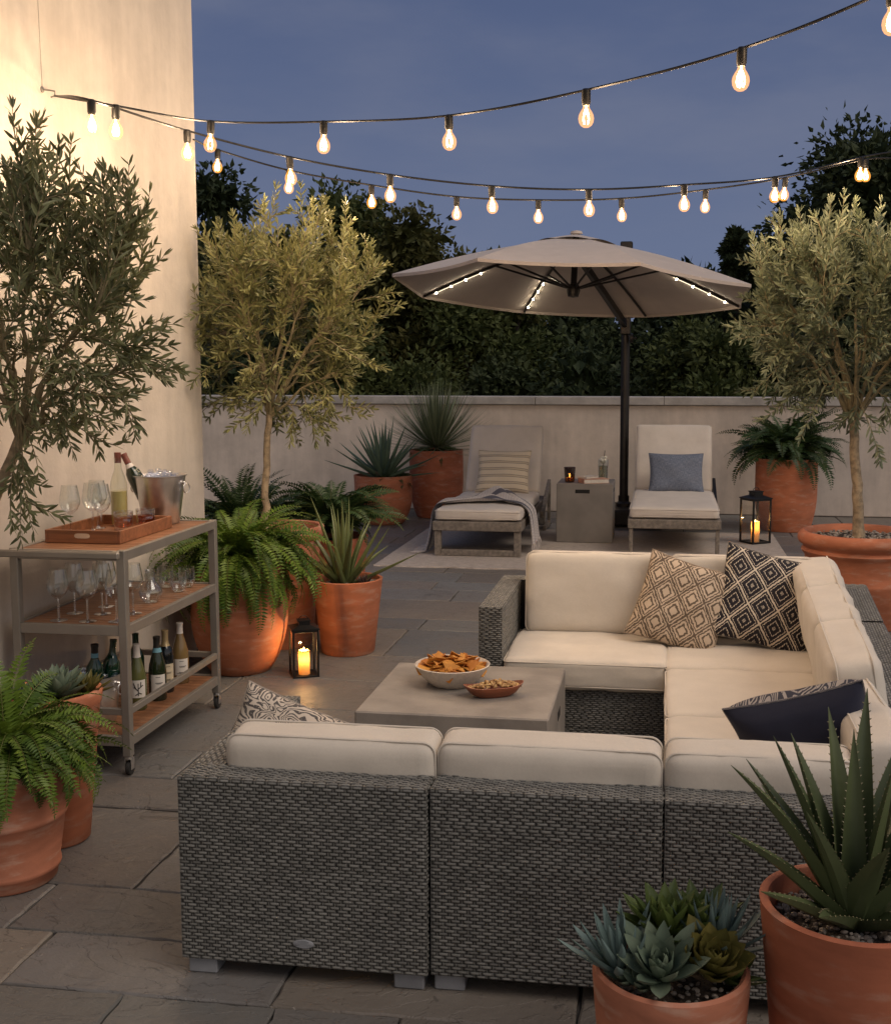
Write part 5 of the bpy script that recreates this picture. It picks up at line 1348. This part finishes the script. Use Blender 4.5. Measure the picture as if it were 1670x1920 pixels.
# ------------------------------------------------------------------ trees beyond the parapet
def tree(label, x, y, ztop, rx, rz, n, seed, mat, size=.16, blobs=16, zc=None, spire=False):
    root = thing('garden_tree', label, 'tree', (x, y, -3.2), 0, 'trees beyond the parapet')
    g = np.random.default_rng(seed); zc = ztop - rz if zc is None else zc
    lf = MB(); wd = MB(); C = A([x, y, zc]); Rr = A([rx, rx * .9, rz]); cen = []
    for k in range(blobs):
        u = nrm(g.normal(size=3)); q = g.uniform(.35, .82); p = C + u * Rr * q
        if spire: f = g.uniform(); p = A([x + g.normal(0, rx * .5 * (1.1 - f)), y + g.normal(0, .3), zc - rz + 2 * rz * f])
        cen.append((p, g.uniform(.28, .5) * min(rx, rz) * (1 if not spire else .8)))
    tb = A([x, y, -3.2]); hub_ = A([x, y, max(-1.5, zc - rz * .5)])
    wd.tube(smooth_path([tb, tb + (hub_ - tb) * .5 + g.normal(0, .1, 3) * [1, 1, 0], hub_], 8), np.linspace(.26, .15, 8) * max(.5, rx / 2.2), 8)
    for p, r in cen:
        wd.tube(bez([hub_, (hub_ + p) / 2 + [0, 0, .3], p], 6), np.linspace(.09, .02, 6), 5)
        m = int(n / blobs); u = nrm(g.normal(size=(m, 3))); q = g.uniform(.25, 1.12, (m, 1)) ** .6
        # ragged sprays: pull leaves together into small bunches
        bun = nrm(g.normal(size=(26, 3))) * g.uniform(.6, 1.02, (26, 1)); pick = bun[g.integers(26, size=m)]
        u = np.where(g.uniform(size=(m, 1)) < .62, pick + g.normal(0, .17, (m, 3)), u * q)
        B = p + u * r * [1.1, 1.0, .85]
        d = nrm(u + g.normal(0, .7, (m, 3)) + [0, 0, -.15]); sd = perp(d, g); s = size * g.uniform(.6, 1.3, m)
        flat(lf, B, d, sd, s, s * .55, np.clip(g.uniform(.1, .8) + g.normal(0, .22, m), 0, 1), -.15)
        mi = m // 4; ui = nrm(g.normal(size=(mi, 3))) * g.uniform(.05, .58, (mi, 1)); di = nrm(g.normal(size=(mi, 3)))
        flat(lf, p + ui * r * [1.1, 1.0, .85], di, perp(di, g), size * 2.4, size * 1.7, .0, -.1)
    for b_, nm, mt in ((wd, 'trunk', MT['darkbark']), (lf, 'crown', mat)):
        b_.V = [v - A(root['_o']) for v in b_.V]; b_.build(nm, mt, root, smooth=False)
for a in (
    ('dark tree rising just past the edge of the house wall', -7.7, 19.5, 5.15, 1.2, 2.8, 15300, 1, MT['tree2'], 0.136, 22),
    ('broad green tree behind the crown of the middle olive', -6.1, 20.5, 5.25, 1.75, 3.0, 23800, 2, MT['tree1'], 0.136, 32),
    ('rounded green tree with a lobed top left of the umbrella', -3.9, 19.5, 4.95, 1.6, 2.8, 23800, 3, MT['tree3'], 0.129, 32),
    ('lower green tree sloping down behind the umbrella left edge', -2.9, 18.8, 3.75, 1.4, 2.6, 15300, 13, MT['tree1'], 0.122, 22),
    ('dense low green tree under the left side of the umbrella', -4.4, 17.2, 2.9, 1.7, 2.5, 15300, 4, MT['tree1'], 0.109, 22),
    ('dense dark tree hidden under the middle of the umbrella', -2.0, 18.2, 3.3, 1.9, 2.7, 17000, 5, MT['tree2'], 0.116, 22),
    ('olive green bushy tree right of the umbrella pole', .55, 16.8, 2.65, 1.25, 2.2, 15300, 6, MT['tree1'], 0.102, 22),
    ('dark tree standing behind the umbrella pole', -.5, 20.5, 4.0, 2.1, 3.4, 15300, 7, MT['tree2'], 0.122, 22),
    ('small tree top showing just right of the umbrella canopy', .62, 21, 4.0, .75, 2.2, 10200, 8, MT['tree2'], 0.109, 17),
    ('largest dark tree towering behind the right olive', 3.15, 19.5, 6.45, 2.0, 3.9, 37400, 9, MT['tree2'], 0.136, 45),
    ('low dark tree behind the crown of the right olive', 1.9, 17.5, 3.4, 1.3, 2.6, 15300, 10, MT['tree2'], 0.116, 22),
    ('dark tree filling the gap left of the broad green tree', -6.3, 17.6, 3.2, 1.4, 2.6, 15300, 11, MT['tree2'], 0.116, 22)):
    tree(*a)
tree('thin spire of a conifer beside the small tree top', 1.13, 20.0, 4.05, .34, 1.1, 4420, 12, MT['tree2'], 0.088, 20, None, True)
# far-off woods closing the view
g = np.random.default_rng(33); mb = MB(); N_ = 110000
B = np.stack([g.uniform(-22, 22, N_), g.uniform(23, 28, N_), -3 + 6.3 * g.uniform(0, 1, N_) ** .75], -1)
d = nrm(g.normal(size=(N_, 3))); B[:, 2] += (.5 * np.sin(B[:, 0] * 1.3) + .3 * np.sin(B[:, 0] * 3.1 + 1)) * (B[:, 2] > 0); flat(mb, B, d, perp(d, g), .24, .15, g.uniform(0, 1, N_))
o = mb.build('distant_woods', MT['woods'], None, smooth=False); tag(o, 'dark far woods behind the nearer trees', 'woods', kind='stuff')

# ------------------------------------------------------------------ string lights
BULBW = 8.8
def catmull(P, k=8):
    P = A(P); Q = [P[0]]; E_ = np.vstack([2 * P[0] - P[1], P, 2 * P[-1] - P[-2]])
    for i in range(1, len(E_) - 2):
        p0, p1, p2, p3 = E_[i - 1:i + 3]
        for t in np.linspace(0, 1, k + 1)[1:]: Q.append(.5 * (2 * p1 + (p2 - p0) * t + (2 * p0 - 5 * p1 + 4 * p2 - p3) * t * t + (3 * p1 - p0 - 3 * p2 + p3) * t ** 3))
    return A(Q)
PEAR = [(r * .92, z * .96) for r, z in [(0, -.040), (.012, -.038), (.023, -.031), (.030, -.019), (.0325, -.004), (.030, .010), (.023, .023), (.0155, .034), (.0125, .044), (.012, .052)]]
def strand(label, start, bulbs, end, r=.0052):
    root = thing('string_light', label, 'string light', start, 0, 'strands of string lights')
    tops = [A(p) + [0, 0, .102] for p in bulbs]
    b = MB(); pts = catmull([A(start), *tops, *[A(e) for e in end]], 8)
    b.tube(pts, r, 6); b.build('cable', MT['blackmetal'], root, local=False)
    for p in bulbs:
        if not hasattr(strand, 'b'):
            q = MB(); q.lathe(PEAR, 24); bu = q.build('bulb', MT['bulbglass'], root)
            q = MB(); q.lathe([(0, .106), (.012, .106), (.0175, .100), (.0175, .054), (.0155, .050), (.0145, .044), (0, .044)], 16); q.build('socket', MT['blackmetal'], bu)
            q = MB()
            for a_ in (0, 1, 2, 3):
                ca, sa = cos(a_ * pi / 2), sin(a_ * pi / 2); q.tube([(.004 * ca, .004 * sa, .030), (.012 * ca, .012 * sa, .010), (.0145 * ca, .0145 * sa, -.008), (.009 * ca, .009 * sa, -.024)], .0022, 5)
            q.tube([(0, 0, .045), (0, 0, .012)], .0035, 6)
            q.build('filament', MT['filament'], bu); strand.b = bu
            point('bulb_light', (0, 0, -.006), BULBW, WARM, .022, bu)
        else: bu = copy_tree(strand.b, root)
        bu.location = A(p) - A(start); bu.rotation_euler = (random.uniform(-.06, .06), random.uniform(-.06, .06), random.uniform(0, 6))
AN = (-2.70, 4.95, 2.905)
strand('highest strand of bulbs swooping up to the top right corner', AN, [(-2.32, 4.75, 2.705), (-2.09, 5.22, 2.73), (-1.52, 5.12, 2.69), (-.89, 4.80, 2.63), (-.31, 4.53, 2.65), (.24, 4.11, 2.67), (.67, 3.80, 2.75), (1.05, 3.45, 2.85)], [(1.6, 3.0, 3.1), (2.4, 2.5, 3.5)])
strand('middle strand of bulbs sagging across above the umbrella from the wall hook', AN, [(-2.35, 4.60, 2.695), (-2.26, 5.36, 2.72), (-1.87, 5.72, 2.65), (-1.4, 5.89, 2.58), (-.89, 6.01, 2.53), (-.4, 6.13, 2.52), (.09, 6.31, 2.56), (.59, 6.7, 2.65), (1.12, 7.2, 2.83)], [(1.6, 7.55, 3.08), (2.4, 8.1, 3.5)])
strand('lowest strand of small bulbs starting at the house wall corner', (-2.745, 6.60, 3.03), [(-2.72, 6.90, 2.925), (-2.27, 6.9, 2.79), (-1.77, 6.96, 2.7), (-1.26, 7.03, 2.63), (-.77, 7.1, 2.61), (-.27, 7.18, 2.62), (.23, 7.31, 2.68), (.71, 7.44, 2.76), (1.24, 7.74, 2.91)], [(1.7, 7.95, 3.08), (2.4, 8.25, 3.5)])

# ------------------------------------------------------------------ camera, world, light
cam = bpy.data.objects.new('camera', bpy.data.cameras.new('camera')); COL.objects.link(cam); SC.camera = cam
cam.location = (0, 0, 1.7); cam.rotation_euler = (radians(90 - 6.0697), 0, radians(8.4978))
cd = cam.data; cd.sensor_fit = 'VERTICAL'; cd.sensor_height = 36; cd.sensor_width = 36; cd.lens = 2163 / 1920 * 36
cd.shift_x = -85 / 1920; cd.shift_y = -40 / 1920; cd.clip_end = 2000; cd.clip_start = .05
w = bpy.data.worlds.new('World'); SC.world = w; w.use_nodes = True
nt = w.node_tree; bg = nt.nodes['Background']
# dusk: blue dome, paler and warmer towards the afterglow behind the viewer (-Y)
tc = nt.nodes.new('ShaderNodeTexCoord'); sx = nt.nodes.new('ShaderNodeSeparateXYZ'); nt.links.new(tc.outputs['Generated'], sx.inputs[0])
def ramp(src, stops):
    r = nt.nodes.new('ShaderNodeValToRGB'); e = r.color_ramp.elements
    for i, (p, c) in enumerate(stops):
        x = e[i] if i < 2 else e.new(p); x.position = p; x.color = (*c, 1)
    nt.links.new(src, r.inputs[0]); return r.outputs[0]
zz = X(nt, sx.outputs[2]); yy = X(nt, sx.outputs[1])
blue = ramp(zz.k, [(0.0, (.132, .152, .222)), (.10, (.112, .142, .232)), (.28, (.074, .101, .190)), (.42, (.055, .079, .156)), (.8, (.06, .085, .165))])
glow = ramp(zz.k, [(0.0, (.54, .47, .42)), (.25, (.40, .38, .38)), (.7, (.15, .165, .215)), (1.0, (.07, .10, .19))])
ns = nt.nodes.new('ShaderNodeTexNoise'); ns.inputs['Scale'].default_value = 2.6; ns.inputs['Detail'].default_value = 6; ns.inputs['Roughness'].default_value = .55
mp = nt.nodes.new('ShaderNodeMapping'); mp.inputs['Scale'].default_value = (1, 1, 3.2); nt.links.new(tc.outputs['Generated'], mp.inputs[0]); nt.links.new(mp.outputs[0], ns.inputs['Vector'])
def mixc(f, a, b):
    n = nt.nodes.new('ShaderNodeMix'); n.data_type = 'RGBA'
    nt.links.new(f.k, n.inputs[0]); nt.links.new(a, n.inputs[6])
    if isinstance(b, tuple): n.inputs[7].default_value = (*b, 1)
    else: nt.links.new(b, n.inputs[7])
    return n.outputs[2]
cl_ = X(nt, ns.outputs['Fac']).ss(.40, .72) * .42
blue = mixc(cl_, blue, (.172, .184, .244))
f = (yy * -.88 + X(nt, sx.outputs[0]) * .47).ss(-.12, .75)
nt.links.new(mixc(f, blue, glow), bg.inputs[0]); bg.inputs[1].default_value = 1.0
sd = bpy.data.lights.new('sun', 'SUN'); sd.energy = 1.15; sd.angle = radians(38); sd.color = (1, .86, .72)
so = bpy.data.objects.new('sun', sd); COL.objects.link(so); so.rotation_euler = (radians(43), 0, radians(62)); so.location = (0, -5, 8)
SC.view_settings.view_transform = 'Standard'; SC.view_settings.look = 'None'
SC.view_settings.exposure = .25; SC.view_settings.gamma = 1
SC.render.engine = 'CYCLES'
SC.cycles.use_denoising = True
SC.cycles.max_bounces = 8; SC.cycles.transparent_max_bounces = 24; SC.cycles.caustics_reflective = False; SC.cycles.caustics_refractive = False
SC.cycles.sample_clamp_indirect = 4
